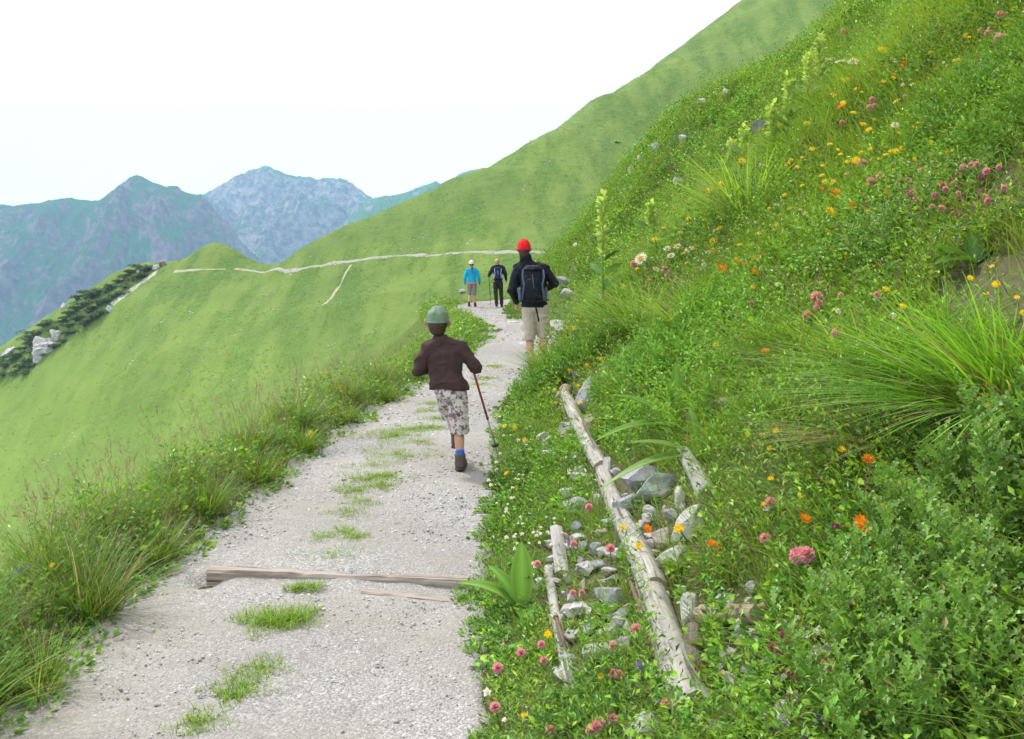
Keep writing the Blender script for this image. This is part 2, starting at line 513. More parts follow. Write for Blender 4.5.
def mtn_mat(name, rock_amt, rock, scree, green=(.045, .12, .05), band=0.0):
    m = NM(name)
    geo = m.node('ShaderNodeNewGeometry'); s = m.node('ShaderNodeSeparateXYZ'); m.l.new(geo.outputs['Normal'], s.inputs[0])
    p = m.node('ShaderNodeSeparateXYZ'); m.l.new(geo.outputs['Position'], p.inputs[0])
    n = m.noise(.0032, 12, rough=.68); n2 = m.noise(.03, 8, rough=.72)
    steep = m.math('MULTIPLY', m.math('SUBTRACT', .78, s.outputs['Z']), 1.1)
    hgt = m.math('MULTIPLY', p.outputs['Z'], .0003)
    f = m.math('ADD', m.math('ADD', m.math('ADD', m.math('MULTIPLY', n, 1.0), m.math('MULTIPLY', n2, .5)), steep), hgt)
    f = m.math('ADD', f, rock_amt)
    gr = m.mix(n2, green, tuple(v * 1.9 for v in green))
    rk = m.mix(m.ramp(n2, [(.4, 0.0), (.6, 1.0)]), rock, scree)
    f2 = m.ramp(f, [(.74, 0.0), (.88, 1.0)])
    c = m.mix(f2, gr, rk)
    m.color(c).rough(.95, .05).bump(m.noise(.022, 10, rough=.75), 1.0, 30)
    return m.m
M1 = mtn_mat('scree_mountain', -.04, (.12, .10, .10), (.27, .22, .21), (.035, .105, .035))
M2 = mtn_mat('limestone_mountain', -.075, (.12, .115, .10), (.44, .41, .37), (.035, .125, .035))
M3 = mtn_mat('green_ridge', -.15, (.3, .29, .29), (.40, .38, .36), (.06, .16, .06))
mountain('mountain_scree', [(-420, 215), (-200, 222), (-60, 208), (0, 206), (15, 206), (30, 203), (45, 201), (60, 198), (72, 197), (84, 201), (95, 201), (103, 197), (118, 186), (130, 178), (137, 175.5), (143, 178), (155, 184), (166, 189), (178, 187), (190, 192), (205, 199), (225, 222), (250, 252), (300, 300), (400, 370)],
         3200, 2600, .62, M1, 101, 150, 480)
mountain('mountain_limestone', [(60, 240), (140, 215), (180, 205), (205, 196), (216, 190), (226, 180), (235, 176), (247, 171), (258, 168), (265, 165.5), (272, 168), (282, 173), (300, 176), (322, 179), (340, 180), (352, 184), (362, 191), (374, 199), (390, 215), (420, 245), (480, 300)],
         4700, 3300, .55, M2, 131, 230, 520, 14)
mountain('mountain_ridge', [(300, 262), (345, 222), (362, 206), (374, 199), (385, 196), (400, 193), (412, 190), (424, 186), (430, 183), (436, 180), (440, 183), (450, 179), (462, 174), (480, 168), (560, 150), (760, 130), (1100, 120)],
         3700, 2500, .5, M3, 161, 90, 500, 6)

# ------------------------------------------------------------------ the air
hm = bpy.data.materials.new('haze'); hm.use_nodes = True
hn = hm.node_tree.nodes; hl = hm.node_tree.links
hn.remove(hn['Principled BSDF'])
pv = hn.new('ShaderNodeVolumePrincipled')
pv.inputs['Color'].default_value = (.40, .67, 1.0, 1)
pv.inputs['Density'].default_value = 1.4e-4
pv.inputs['Anisotropy'].default_value = 0.0
hl.new(pv.outputs[0], hn['Material Output'].inputs['Volume'])
bm = bmesh.new(); bmesh.ops.create_cube(bm, size=1)
me = bpy.data.meshes.new('haze'); bm.to_mesh(me); bm.free()
o = link('haze', me, mat=hm)
o.scale = (13000, 8200, 2400); o.location = (0, 2600, -1451.5 + 1200)
tag(o, kind='stuff')
# ------------------------------------------------------------------ people
_bmS = bmesh.new(); bmesh.ops.create_icosphere(_bmS, subdivisions=2, radius=1)
SPH = np.array([v.co[:] for v in _bmS.verts]); _bmS.free()

def hull_into(bm, blobs):
    """one convex lump round a few ellipsoids; blob = (centre, radius or (rx, ry, rz)[, half])"""
    pts = []
    for b in blobs:
        c = np.array(b[0], float); r = np.array(b[1], float) if np.ndim(b[1]) else np.full(3, float(b[1]))
        s = SPH
        if len(b) > 2 and b[2] == 'up': s = SPH[SPH[:, 2] >= -1e-4]
        pts.append(s * r + c)
    pts = np.concatenate(pts)
    vs_ = [bm.verts.new(p) for p in pts]
    r = bmesh.ops.convex_hull(bm, input=vs_)
    dead = [g for g in r['geom_interior'] if isinstance(g, bmesh.types.BMVert)] + [g for g in r['geom_unused'] if isinstance(g, bmesh.types.BMVert)]
    bmesh.ops.delete(bm, geom=list(set(dead)), context='VERTS')

def solid(name, lumps, voxel=.008, smooth=6, mat=None, parent=None, wrinkle=0.0, wscale=9.0, seed=0):
    bm = bmesh.new()
    for l in lumps: hull_into(bm, l)
    me0 = bpy.data.meshes.new('tmp'); bm.to_mesh(me0); bm.free()
    t = bpy.data.objects.new('tmp', me0); col.objects.link(t)
    r = t.modifiers.new('r', 'REMESH'); r.mode = 'VOXEL'; r.voxel_size = voxel; r.use_smooth_shade = True
    s = t.modifiers.new('s', 'SMOOTH'); s.factor = .5; s.iterations = smooth
    dg = bpy.context.evaluated_depsgraph_get()
    me = bpy.data.meshes.new_from_object(t.evaluated_get(dg))
    bpy.data.objects.remove(t); bpy.data.meshes.remove(me0)
    me.name = name
    n = len(me.vertices)
    if wrinkle:
        co = np.empty(n * 3, np.float32); me.vertices.foreach_get('co', co); co = co.reshape(-1, 3)
        no = np.empty(n * 3, np.float32); me.vertices.foreach_get('normal', no); no = no.reshape(-1, 3)
        a = np.arctan2(co[:, 1], co[:, 0] + 1e-6)
        w = ridged(co[:, 0] * wscale + co[:, 2] * wscale * .6, co[:, 2] * wscale * 1.3 - co[:, 0] * wscale * .5 + co[:, 1] * wscale * .7, 3, seed) - .55
        co = co + no * (w * wrinkle)[:, None]
        me.vertices.foreach_set('co', co.astype(np.float32).ravel())
    me.polygons.foreach_set('use_smooth', np.ones(len(me.polygons), bool))
    me.materials.clear()
    return link(name, me, parent, mat)

SKIN = NM('skin'); SKIN.rough(.5, .35).color(SKIN.mix(SKIN.noise(30, 3), (.50, .27, .18), (.60, .35, .25))); SKIN = SKIN.m
def V3(*a): return np.array(a, float)

def hand(wrist, dirv, side, s, lumps):
    """palm, four fingers curled round a grip, thumb on the side"""
    w = V3(*wrist); d = V3(*dirv); d /= np.linalg.norm(d)
    up = V3(0, 0, 1.0); lat = np.cross(d, up); lat /= np.linalg.norm(lat) + 1e-9
    nrm = np.cross(lat, d)
    palm = w + d * .075 * s
    lumps.append([(w, .024 * s), (w + d * .04 * s, (.026 * s, .026 * s, .03 * s)), (palm, (.03 * s, .03 * s, .032 * s))])
    for k, ln in enumerate((.9, 1.0, .95, .78)):
        b = w + d * .085 * s + nrm * (.032 - .021 * k) * s
        m = b + (d * .028 - lat * side * .012) * s * ln
        e = m + (d * .004 - lat * side * .030) * s * ln
        f = e + (-d * .022 - lat * side * .004) * s * ln
        for p, q, r1, r2 in ((b, m, .0095, .009), (m, e, .009, .0085), (e, f, .0085, .0075)): lumps.append([(p, r1 * s), (q, r2 * s)])
    b = w + d * .035 * s + nrm * .028 * s
    m = b + (d * .03 + nrm * .016 - lat * side * .018) * s; e = m + (d * .012 - lat * side * .026) * s
    lumps.append([(b, .013 * s), (m, .0105 * s)]); lumps.append([(m, .0105 * s), (e, .0085 * s)])

def head_lumps(c, s):
    """c = centre of the skull, s = 1 for an adult head 0.23 m high; looks along +Y"""
    c = V3(*c); L = []
    L.append([(c + V3(0, -.012, .022) * s, V3(.074, .088, .088) * s), (c + V3(0, .02, -.03) * s, V3(.062, .07, .07) * s)])
    L.append([(c + V3(0, .03, -.04) * s, V3(.055, .05, .05) * s), (c + V3(0, .062, -.088) * s, V3(.024, .018, .016) * s)])
    L.append([(c + V3(0, .092, .006) * s, .009 * s), (c + V3(0, .112, -.028) * s, .012 * s), (c + V3(0, .09, -.034) * s, V3(.018, .01, .008) * s)])
    L.append([(c + V3(-.03, .078, .014) * s, .010 * s), (c + V3(.03, .078, .014) * s, .010 * s)])
    L.append([(c + V3(-.016, .088, -.058) * s, .007 * s), (c + V3(.016, .088, -.058) * s, .007 * s)])
    for q in (-1, 1):
        L.append([(c + V3(q * .076, .0, .012) * s, V3(.010, .016, .020) * s), (c + V3(q * .096, -.014, .012) * s, V3(.005, .013, .022) * s), (c + V3(q * .076, .0, -.02) * s, V3(.006, .009, .012) * s)])
    return L

EYE = flat_mat('eye_white', (.7, .7, .68), .3, .5, .02)
def add_eyes(c, s, parent):
    for q in (-1, 1):
        bm = bmesh.new(); bmesh.ops.create_icosphere(bm, subdivisions=2, radius=.0115 * s)
        me = bpy.data.meshes.new('eye'); bm.to_mesh(me); bm.free()
        e = link('eye', me, parent, EYE); e.location = (c[0] + q * .030 * s, c[1] + .078 * s, c[2] + .002 * s)

def body(J, s, root_name, mat=SKIN, hs=1.0):
    """one continuous body from the joints J (metres), s = stature / 1.75, hs = head size"""
    L = head_lumps(J['head'], hs)
    nk = V3(*J['neck']); hd = V3(*J['head'])
    L.append([(nk, .055 * s), (hd + V3(0, -.01, -.09) * hs, .050 * hs)])
    ch, wa, pe = V3(*J['chest']), V3(*J['waist']), V3(*J['pelvis'])
    L.append([(ch, V3(.15, .10, .12) * s), (wa, V3(.125, .088, .08) * s)])
    L.append([(wa, V3(.125, .088, .08) * s), (pe, V3(.145, .10, .085) * s)])
    for q in 'lr':
        sh, el, wr = (V3(*J[k + q]) for k in ('sh', 'el', 'wr'))
        L.append([(nk, .05 * s), (sh, .052 * s), (ch, V3(.12, .08, .1) * s)])
        L.append([(sh, .050 * s), (el, .038 * s)]); L.append([(el, .038 * s), (wr, .025 * s)])
        hand(wr, V3(*J['hd' + q]), 1 if q == 'r' else -1, s if s > .8 else s * 1.05, L)
        hp, kn, an, to = (V3(*J[k + q]) for k in ('hp', 'kn', 'an', 'to'))
        L.append([(hp, .085 * s), (kn, .055 * s)])
        mid = kn * .62 + an * .38 + V3(0, -.018, 0) * s
        L.append([(kn, .053 * s), (mid, .056 * s)]); L.append([(mid, .056 * s), (an, .034 * s)])
        L.append([(an, .034 * s), (an * .35 + to * .65, V3(.036, .05, .026) * s)])
    o = solid(root_name, L, .0055 if s < .9 else .0065, 5, mat)
    add_eyes(J['head'], hs, o)
    return o

def sleeves(J, s, k, cuff=1.0):
    L = []
    nk, ch = V3(*J['neck']), V3(*J['chest'])
    for q in 'lr':
        sh, el, wr = (V3(*J[n + q]) for n in ('sh', 'el', 'wr'))
        wr = el + (wr - el) * cuff
        L.append([(nk + V3(0, 0, -.01) * s, .066 * s * k), (sh, .072 * s * k), (ch, V3(.15, .11, .12) * s)])
        L.append([(sh, .070 * s * k), (el, .060 * s * k)]); L.append([(el, .060 * s * k), (wr, .042 * s * k)])
    return L

def boot(J, q, s, mat, sole, parent, high=.12):
    an, to = V3(*J['an' + q]), V3(*J['to' + q])
    d = to - an; d[2] = 0; d /= np.linalg.norm(d) + 1e-9
    g = min(an[2], to[2] + .06 * s) - .085 * s
    up = an + V3(0, 0, high * s * .45)
    toe = V3(*to)
    L = [[(up, V3(.052, .055, .02) * s), (an, V3(.050, .056, .04) * s)],
         [(an, V3(.050, .056, .04) * s), (an + V3(0, 0, -.045) * s, V3(.048, .058, .03) * s), (toe + V3(0, 0, .01) * s, V3(.048, .05, .03) * s)]]
    b = solid('boot', L, .006, 4, mat, parent, .003, 20)
    L = [[(an + V3(0, 0, -.068) * s - d * .02 * s, V3(.050, .055, .018) * s), (toe + V3(0, 0, -.016) * s + d * .01 * s, V3(.052, .055, .018) * s)]]
    solid('sole', L, .006, 2, sole, b)
    return b

def tube(bm, a, b, r1, r2, n=10, cap=True):
    a = Vector(a); b = Vector(b); d = (b - a)
    M = d.to_track_quat('Z', 'Y').to_matrix()
    r = []
    for p, rr in ((a, r1), (b, r2)):
        r.append([bm.verts.new(p + M @ Vector((math.cos(6.28318 * i / n) * rr, math.sin(6.28318 * i / n) * rr, 0))) for i in range(n)])
    for i in range(n): bm.faces.new((r[0][i], r[0][(i + 1) % n], r[1][(i + 1) % n], r[1][i]))
    if cap: bm.faces.new(r[0][::-1]); bm.faces.new(r[1])

def bm_obj(name, bm, mat, parent=None, smooth=True):
    me = bpy.data.meshes.new(name); bm.to_mesh(me); bm.free()
    if smooth: me.polygons.foreach_set('use_smooth', np.ones(len(me.polygons), bool))
    return link(name, me, parent, mat)

GRIP = flat_mat('black_foam', (.02, .02, .022), .8)
STEEL = flat_mat('pole_steel', (.35, .35, .36), .35, .6)
def pole(top, tip, mat_, label, lower=None, r=.009, group='trekking poles held by the hikers'):
    top, tip = Vector(top), Vector(tip)
    root = empty('trekking_pole', tip)
    tag(root, label, 'trekking pole', group)
    d = top - tip; 
    def seg(n, f0, f1, r0, r1, m):
        bm = bmesh.new(); tube(bm, d * f0, d * f1, r0, r1); return bm_obj(n, bm, m, root)
    seg('grip', .86, 1.0, r * 1.7, r * 1.9, GRIP)
    seg('upper_shaft', .33, .87, r, r, mat_)
    seg('lower_shaft', .07, .34, r * .7, r * .7, lower or STEEL)
    seg('tip', 0, .08, r * .3, r * .6, STEEL)
    seg('basket', .075, .085, r * 3.2, r * 2.2, GRIP)
    bm = bmesh.new()
    p0 = d * .97; q = d.orthogonal().normalized()
    pts = [p0 + q * .02, p0 + q * .05 - d * .06, p0 + q * .03 - d * .13, p0 - d * .05 + q * .01]
    for i in range(3): tube(bm, pts[i], pts[i + 1], .004, .004, 6)
    bm_obj('wrist_strap', bm, GRIP, root)
    return root

def strap(pts, w, t, mat_, parent, name='strap'):
    bm = bmesh.new()
    P = [Vector(p) for p in pts]; prev = None
    for i, p in enumerate(P):
        d = (P[min(i + 1, len(P) - 1)] - P[max(i - 1, 0)]).normalized()
        out = Vector((0, -1, 0)) if abs(d.y) < .8 else Vector((0, 0, 1))
        lat = d.cross(out).normalized(); out = lat.cross(d).normalized()
        ring = [bm.verts.new(p + lat * sx * w / 2 + out * sy * t / 2) for sx, sy in ((-1, -1), (1, -1), (1, 1), (-1, 1))]
        if prev:
            for k in range(4): bm.faces.new((prev[k], prev[(k + 1) % 4], ring[(k + 1) % 4], ring[k]))
        else: bm.faces.new(ring[::-1])
        prev = ring
    bm.faces.new(prev)
    return bm_obj(name, bm, mat_, parent, False)

def cap(c, s, mat_, parent, name='cap', tilt=0, depth=1.0):
    c = V3(*c)
    L = [[(c + V3(0, -.008, .018) * s, V3(.086, .100, .100 * depth) * s, 'up'), (c + V3(0, -.010, .004) * s, V3(.087, .102, .012) * s)]]
    o = solid(name, L, .006, 8, mat_, parent, .009, 11)
    bm = bmesh.new()
    for k in range(3):
        a_ = math.pi * k / 3 + .3; pr = None
        for j in range(17):
            ph = math.pi * (j / 16)
            p = c + V3(math.cos(a_) * math.cos(ph) * .0875, -.008 + math.sin(a_) * math.cos(ph) * .1015, .018 + math.sin(ph) * .1005 * depth) * s
            if pr is not None: tube(bm, pr, p, .0016 * s, .0016 * s, 5, False)
            pr = p
    bm_obj('seam', bm, mat_, o)
    solid('sweatband', [[(c + V3(0, -.010, .008) * s, V3(.0872, .1022, .010) * s), (c + V3(0, -.010, -.002) * s, V3(.0865, .1015, .006) * s)]], .005, 1, mat_, o)
    L = [[(c + V3(0, .06, .012) * s, V3(.078, .04, .006) * s), (c + V3(0, .135, .0) * s, V3(.055, .035, .005) * s)]]
    solid('brim', L, .004, 2, mat_, o)
    L = [[(c + V3(0, -.01, .118 * depth) * s, V3(.008, .008, .004) * s)]]
    solid('button', L, .003, 1, mat_, o)
    return o

# ---- the boy
BX, BY = -.40, 7.2
J = dict(head=(-.165, .03, 1.135), neck=(-.145, .0, .99), chest=(-.11, .0, .88), waist=(-.085, .0, .74), pelvis=(-.065, 0, .64),
         shl=(-.245, .0, .945), shr=(.015, .0, .955), ell=(-.315, .02, .775), elr=(.125, .0, .79), wrl=(-.235, .17, .76), wrr=(.06, .17, .82),
         hdl=(.15, 1, .15), hdr=(-.1, 1, .15),
         hpl=(-.115, .02, .61), hpr=(-.025, 0, .61), knl=(-.085, .19, .41), knr=(-.01, .03, .34), anl=(-.040, .17, .21), anr=(.0, -.02, .075),
         tol=(-.035, .29, .17), tor=(.01, .12, .035))
s = .74
boy = body(J, s, 'person', hs=1.04)
boy.location = (BX, BY, H1(BX, BY) + .012)
tag(boy, 'boy in brown fleece, green cap and patterned knee shorts on the gravel path', 'person', 'hikers walking along the mountain path')
fleece = cloth_mat('brown_fleece', (.050, .031, .031), (.078, .050, .049), 220)
L = sleeves(J, s, 1.16, .97)
L.append([(V3(-.115, 0, .90), V3(.135, .095, .07)), (V3(-.105, 0, .76), V3(.140, .098, .03))])
L.append([(V3(-.105, 0, .76), V3(.140, .098, .03)), (V3(-.082, -.004, .66), V3(.158, .106, .02)), (V3(-.080, -.004, .635), V3(.154, .103, .008))])
L.append([(V3(-.148, -.003, 1.04), V3(.055, .055, .015)), (V3(-.14, 0, .95), V3(.085, .065, .04))])
fl = solid('fleece_jacket', L, .006, 7, fleece, boy, .034, 5, 3)
shorts = cloth_mat('patterned_cotton', (.52, .48, .47), (.66, .62, .60), 300, .85, (.20, .15, .15))
L = [[(V3(-.082, 0, .66), V3(.125, .088, .03)), (V3(-.068, 0, .585), V3(.125, .095, .05))],
     [(V3(-.120, .02, .60), .075), (V3(-.100, .14, .47), (.068, .075, .04)), (V3(-.088, .185, .365), (.064, .070, .012))],
     [(V3(-.020, .0, .60), .082), (V3(-.010, .02, .42), (.072, .078, .03)), (V3(-.002, .018, .285), (.078, .080, .01))]]
solid('knee_shorts', L, .006, 4, shorts, boy, .016, 9, 8)
sockm = cloth_mat('blue_sock', (.04, .13, .42))
for q in 'lr':
    an = V3(*J['an' + q])
    solid('sock', [[(an + V3(0, -.005, .085), (.036, .038, .012)), (an + V3(0, -.003, .02), (.036, .038, .02))]], .004, 3, sockm, boy)
bootm = cloth_mat('grey_boot_leather', (.075, .065, .058), (.14, .12, .105), 120); solem = flat_mat('rubber_sole', (.03, .03, .03), .8)
for q in 'lr': boot(J, q, .86, bootm, solem, boy, .14)
cap((-.165, .015, 1.145), 1.06, cloth_mat('green_cap_cotton', (.12, .20, .13), (.21, .29, .20)), boy, depth=1.1)
hairb = flat_mat('brown_hair', (.055, .035, .02), .6, .3, .4, 90)
solid('hair', [[(V3(-.165, -.012, 1.125), V3(.076, .088, .055)), (V3(-.163, -.028, 1.066), (.054, .055, .02))]], .005, 3, hairb, boy, .004, 40)
def bw(p, b=boy): return tuple(V3(*p) + np.array(b.location))
red_al = flat_mat('red_pole_paint', (.36, .05, .06), .35, .5)
tipx = hit(497.5, 453)
pole(bw((.04, .255, .93)), (tipx[0], tipx[1], tipx[2] + .0), red_al, 'red trekking pole in the right hand of the boy, slanting down to the gravel', None, .0095)
pole(bw((-.225, .27, .88)), bw((-.035, .60, .0)), red_al, 'red trekking pole in the left hand of the boy, mostly hidden by his body', None, .0095)

# ---- the man in the red cap
MX, MY = .33, 13.2
J = dict(head=(-.165, .04, 1.715), neck=(-.125, .0, 1.52), chest=(-.065, .0, 1.34), waist=(-.03, .0, 1.13), pelvis=(-.01, 0, .97),
         shl=(-.245, -.01, 1.45), shr=(.105, -.01, 1.46), ell=(-.335, .0, 1.17), elr=(.265, -.02, 1.245), wrl=(-.27, .10, .99), wrr=(.14, .22, 1.17),
         hdl=(.1, .4, -1), hdr=(-.3, 1, .1), hpl=(-.10, .0, .92), hpr=(.08, 0, .92), knl=(-.09, .02, .50), knr=(.11, .08, .52), anl=(-.06, -.05, .10), anr=(.11, -.10, .19),
         tol=(-.07, .12, .05), tor=(.12, .04, .06))
man = body(J, 1.0, 'person', hs=1.1)
man.location = (MX, MY, H1(MX, MY) + .012)
tag(man, 'man in a red cap, black jacket and beige shorts walking ahead with a black backpack', 'person', 'hikers walking along the mountain path')
blk = cloth_mat('black_jacket_nylon', (.010, .012, .018), (.022, .025, .036), 160, .7)
L = sleeves(J, 1.0, 1.15, .96)
L.append([(V3(-.065, 0, 1.36), V3(.175, .125, .12)), (V3(-.035, 0, 1.12), V3(.17, .125, .05))])
L.append([(V3(-.035, 0, 1.12), V3(.17, .125, .05)), (V3(-.015, -.004, .93), V3(.185, .135, .02))])
L.append([(V3(-.155, -.0, 1.655), V3(.082, .086, .012)), (V3(-.12, 0, 1.49), V3(.11, .09, .04))])
solid('jacket', L, .009, 6, blk, man, .034, 5, 5)
beige = cloth_mat('beige_cotton', (.46, .41, .33), (.58, .53, .44), 200)
L = [[(V3(-.015, 0, .99), V3(.165, .12, .04)), (V3(-.01, 0, .90), V3(.165, .125, .07))],
     [(V3(-.095, .0, .90), .105), (V3(-.10, .02, .62), (.098, .105, .04)), (V3(-.095, .02, .47), (.10, .105, .012))],
     [(V3(.085, .0, .90), .108), (V3(.10, .06, .62), (.10, .105, .04)), (V3(.115, .075, .49), (.10, .105, .012))]]
solid('knee_shorts', L, .009, 4, beige, man, .02, 7, 9)
for q in 'lr': boot(J, q, 1.0, bootm, solem, man, .12)
for q in 'lr':
    an = V3(*J['an' + q]); solid('sock', [[(an + V3(0, -.005, .13), (.044, .046, .012)), (an + V3(0, 0, .02), (.042, .044, .02))]], .006, 3, cloth_mat('grey_sock', (.10, .10, .10)), man)
redc = cloth_mat('red_cap_cotton', (.60, .012, .02), (.74, .03, .035))
cap((-.165, .025, 1.715), 1.14, redc, man, depth=1.12)
solid('hair', [[(V3(-.165, .0, 1.70), V3(.084, .100, .06)), (V3(-.163, -.03, 1.63), (.065, .065, .025))]], .007, 3, hairb, man, .004, 40)

def backpack(name_label, base, w, h, d, main, trim, straps, s=1.0, long_tail=True, grp='backpacks carried by the hikers'):
    """base = middle of the pack's back panel at its foot, in world metres; the pack grows towards -Y"""
    root = empty('backpack', base); tag(root, name_label, 'backpack', grp)
    L = [[(V3(0, -.35 * d, .10 * h), V3(.42 * w, .40 * d, .09 * h)), (V3(0, -.42 * d, .5 * h), V3(.5 * w, .46 * d, .2 * h))],
         [(V3(0, -.42 * d, .5 * h), V3(.5 * w, .46 * d, .2 * h)), (V3(0, -.36 * d, .88 * h), V3(.44 * w, .36 * d, .09 * h))]]
    solid('main_bag', L, .008, 4, main, root, .012, 9, 12)
    L = [[(V3(0, -.42 * d, .92 * h), V3(.44 * w, .42 * d, .07 * h)), (V3(0, -.40 * d, .99 * h), V3(.36 * w, .34 * d, .05 * h))]]
    solid('lid', L, .007, 4, main, root, .008, 12)
    L = [[(V3(0, -.86 * d, .22 * h), V3(.32 * w, .14 * d, .12 * h)), (V3(0, -.88 * d, .6 * h), V3(.30 * w, .12 * d, .1 * h))]]
    solid('front_pocket', L, .007, 4, main, root, .008, 10)
    for q in (-1, 1):
        solid('side_pocket', [[(V3(q * .50 * w, -.4 * d, .12 * h), V3(.08 * w, .3 * d, .08 * h)), (V3(q * .52 * w, -.4 * d, .38 * h), V3(.07 * w, .28 * d, .05 * h))]], .007, 3, trim, root)
        strap([(q * .40 * w, -.74 * d, .92 * h), (q * .43 * w, -.92 * d, .72 * h), (q * .36 * w, -1.0 * d, .5 * h), (q * .42 * w, -.92 * d, .25 * h), (q * .44 * w, -.7 * d, .1 * h)], .075 * w, .008, trim, root, 'compression_strap')
        strap([(q * .22 * w, .0, 1.02 * h), (q * .36 * w, .08, 1.04 * h), (q * .48 * w, .20, .96 * h), (q * .50 * w, .26, .74 * h), (q * .52 * w, .20, .45 * h), (q * .50 * w, .02, .16 * h)], .055 * s, .012, straps, root, 'shoulder_strap')
        strap([(q * .4 * w, -.1, .10 * h), (q * .60 * w, .04, .07 * h), (q * .5 * w, .17, .06 * h), (0, .20, .05 * h)], .05 * s, .01, straps, root, 'hip_strap')
    strap([(-.03 * w, -1.0 * d, .78 * h), (0, -1.035 * d, .6 * h), (.03 * w, -1.02 * d, .42 * h)], .012, .005, trim, root, 'zip_pull')
    bm = bmesh.new(); tube(bm, (-.04, -.3 * d, 1.04 * h), (0, -.3 * d, 1.10 * h), .007, .007, 6); tube(bm, (0, -.3 * d, 1.10 * h), (.04, -.3 * d, 1.04 * h), .007, .007, 6)
    bm_obj('haul_loop', bm, straps, root)
    if long_tail:
        strap([(.08 * w, -.6 * d, .03 * h), (.13 * w, -.72 * d, -.15 * h), (.20 * w, -.66 * d, -.36 * h), (.24 * w, -.62 * d, -.50 * h)], .022, .005, straps, root, 'strap_tail')
    return root
pk1 = cloth_mat('black_pack_nylon', (.008, .010, .016), (.018, .022, .034), 120, .6); pk2 = cloth_mat('blue_grey_webbing', (.055, .075, .13), (.12, .15, .24), 200, .6)
wb = cloth_mat('black_webbing', (.006, .006, .008))
backpack('black backpack with blue-grey straps on the back of the man in the red cap', bw((-.045, -.115, .99), man), .34, .50, .23, pk1, pk2, wb)

# ---- the two hikers far ahead
def far_hiker(x, y, J, s, yaw=0): pass
FY = 34.0
WX = -1.43; wz = H1(WX, FY) + .012
J = dict(head=(-.01, .02, 1.515), neck=(0, 0, 1.36), chest=(0, 0, 1.20), waist=(0, 0, 1.02), pelvis=(0, 0, .90),
         shl=(-.155, 0, 1.30), shr=(.155, 0, 1.30), ell=(-.235, -.02, 1.05), elr=(.235, -.02, 1.05), wrl=(-.255, .06, .84), wrr=(.27, .06, .83),
         hdl=(0, .3, -1), hdr=(0, .3, -1), hpl=(-.08, 0, .84), hpr=(.08, 0, .84), knl=(-.085, .03, .47), knr=(.09, .04, .47), anl=(-.10, -.12, .12), anr=(.11, .03, .085),
         tol=(-.10, .03, .04), tor=(.12, .18, .04))
wom = body(J, .93, 'person'); wom.location = (WX, FY, wz)
tag(wom, 'woman with a ponytail in bright blue jacket and grey knee trousers far ahead', 'person', 'hikers walking along the mountain path')
blue = cloth_mat('turquoise_jacket', (.0, .30, .52), (.02, .42, .66))
L = sleeves(J, .93, 1.22, .97)
L += [[(V3(0, 0, 1.22), V3(.165, .115, .10)), (V3(0, 0, 1.04), V3(.145, .11, .04))], [(V3(0, 0, 1.04), V3(.145, .11, .04)), (V3(0, 0, .875), V3(.185, .13, .02))],
      [(V3(0, 0, 1.385), V3(.065, .065, .01)), (V3(0, 0, 1.31), V3(.10, .08, .04))]]
solid('jacket', L, .011, 5, blue, wom, .018, 7, 15)
solid('shirt_hem', [[(V3(0, 0, .875), V3(.18, .125, .01)), (V3(0, 0, .835), V3(.178, .123, .01))]], .01, 2, cloth_mat('pink_shirt', (.60, .16, .20)), wom)
gt = cloth_mat('grey_trousers', (.20, .17, .17), (.28, .25, .25))
L = [[(V3(0, 0, .89), V3(.155, .115, .04)), (V3(0, 0, .82), V3(.16, .12, .06))]]
for q in (-1, 1): L.append([(V3(q * .08, 0, .82), .095), (V3(q * .088, .03, .50), (.075, .08, .03)), (V3(q * .09, .01, .42), (.07, .075, .012))])
solid('knee_trousers', L, .01, 4, gt, wom, .015, 8)
for q in 'lr': boot(J, q, .92, solem, solem, wom, .14)
cap((-.01, .01, 1.535), 1.12, cloth_mat('white_cap_cotton', (.62, .60, .55)), wom)
hairy = flat_mat('dark_blond_hair', (.16, .10, .06), .6, .3, .4, 90)
hw = solid('hair', [[(V3(-.01, -.005, 1.51), V3(.074, .088, .055)), (V3(-.008, -.03, 1.45), (.05, .05, .03))]], .008, 3, hairy, wom)
solid('ponytail', [[(V3(0, -.095, 1.50), .03), (V3(.01, -.135, 1.40), .036)], [(V3(.01, -.135, 1.40), .036), (V3(.015, -.135, 1.22), .016)]], .008, 3, hairy, hw, .006, 30)

DX = -.50; dz = H1(DX, FY) + .012
J = dict(head=(-.03, .02, 1.62), neck=(0, 0, 1.47), chest=(0, 0, 1.30), waist=(0, 0, 1.10), pelvis=(0, 0, .96),
         shl=(-.165, 0, 1.405), shr=(.175, 0, 1.40), ell=(-.29, .0, 1.19), elr=(.27, -.04, 1.16), wrl=(-.33, .20, 1.12), wrr=(.29, .10, .97),
         hdl=(0, 1, .1), hdr=(0, .6, -1), hpl=(-.09, 0, .90), hpr=(.09, 0, .90), knl=(-.08, -.02, .50), knr=(.11, .06, .50), anl=(-.05, -.12, .11), anr=(.13, .06, .09),
         tol=(-.05, .03, .05), tor=(.14, .21, .045))
dk = body(J, .98, 'person'); dk.location = (DX, FY, dz)
tag(dk, 'fair-haired hiker in dark jacket and long dark trousers beside the woman in blue', 'person', 'hikers walking along the mountain path')
L = sleeves(J, .98, 1.22, .96)
L += [[(V3(0, 0, 1.32), V3(.17, .12, .10)), (V3(0, 0, 1.12), V3(.155, .115, .04))], [(V3(0, 0, 1.12), V3(.155, .115, .04)), (V3(0, 0, .95), V3(.17, .125, .02))],
      [(V3(0, 0, 1.495), V3(.065, .065, .01)), (V3(0, 0, 1.41), V3(.10, .08, .04))]]
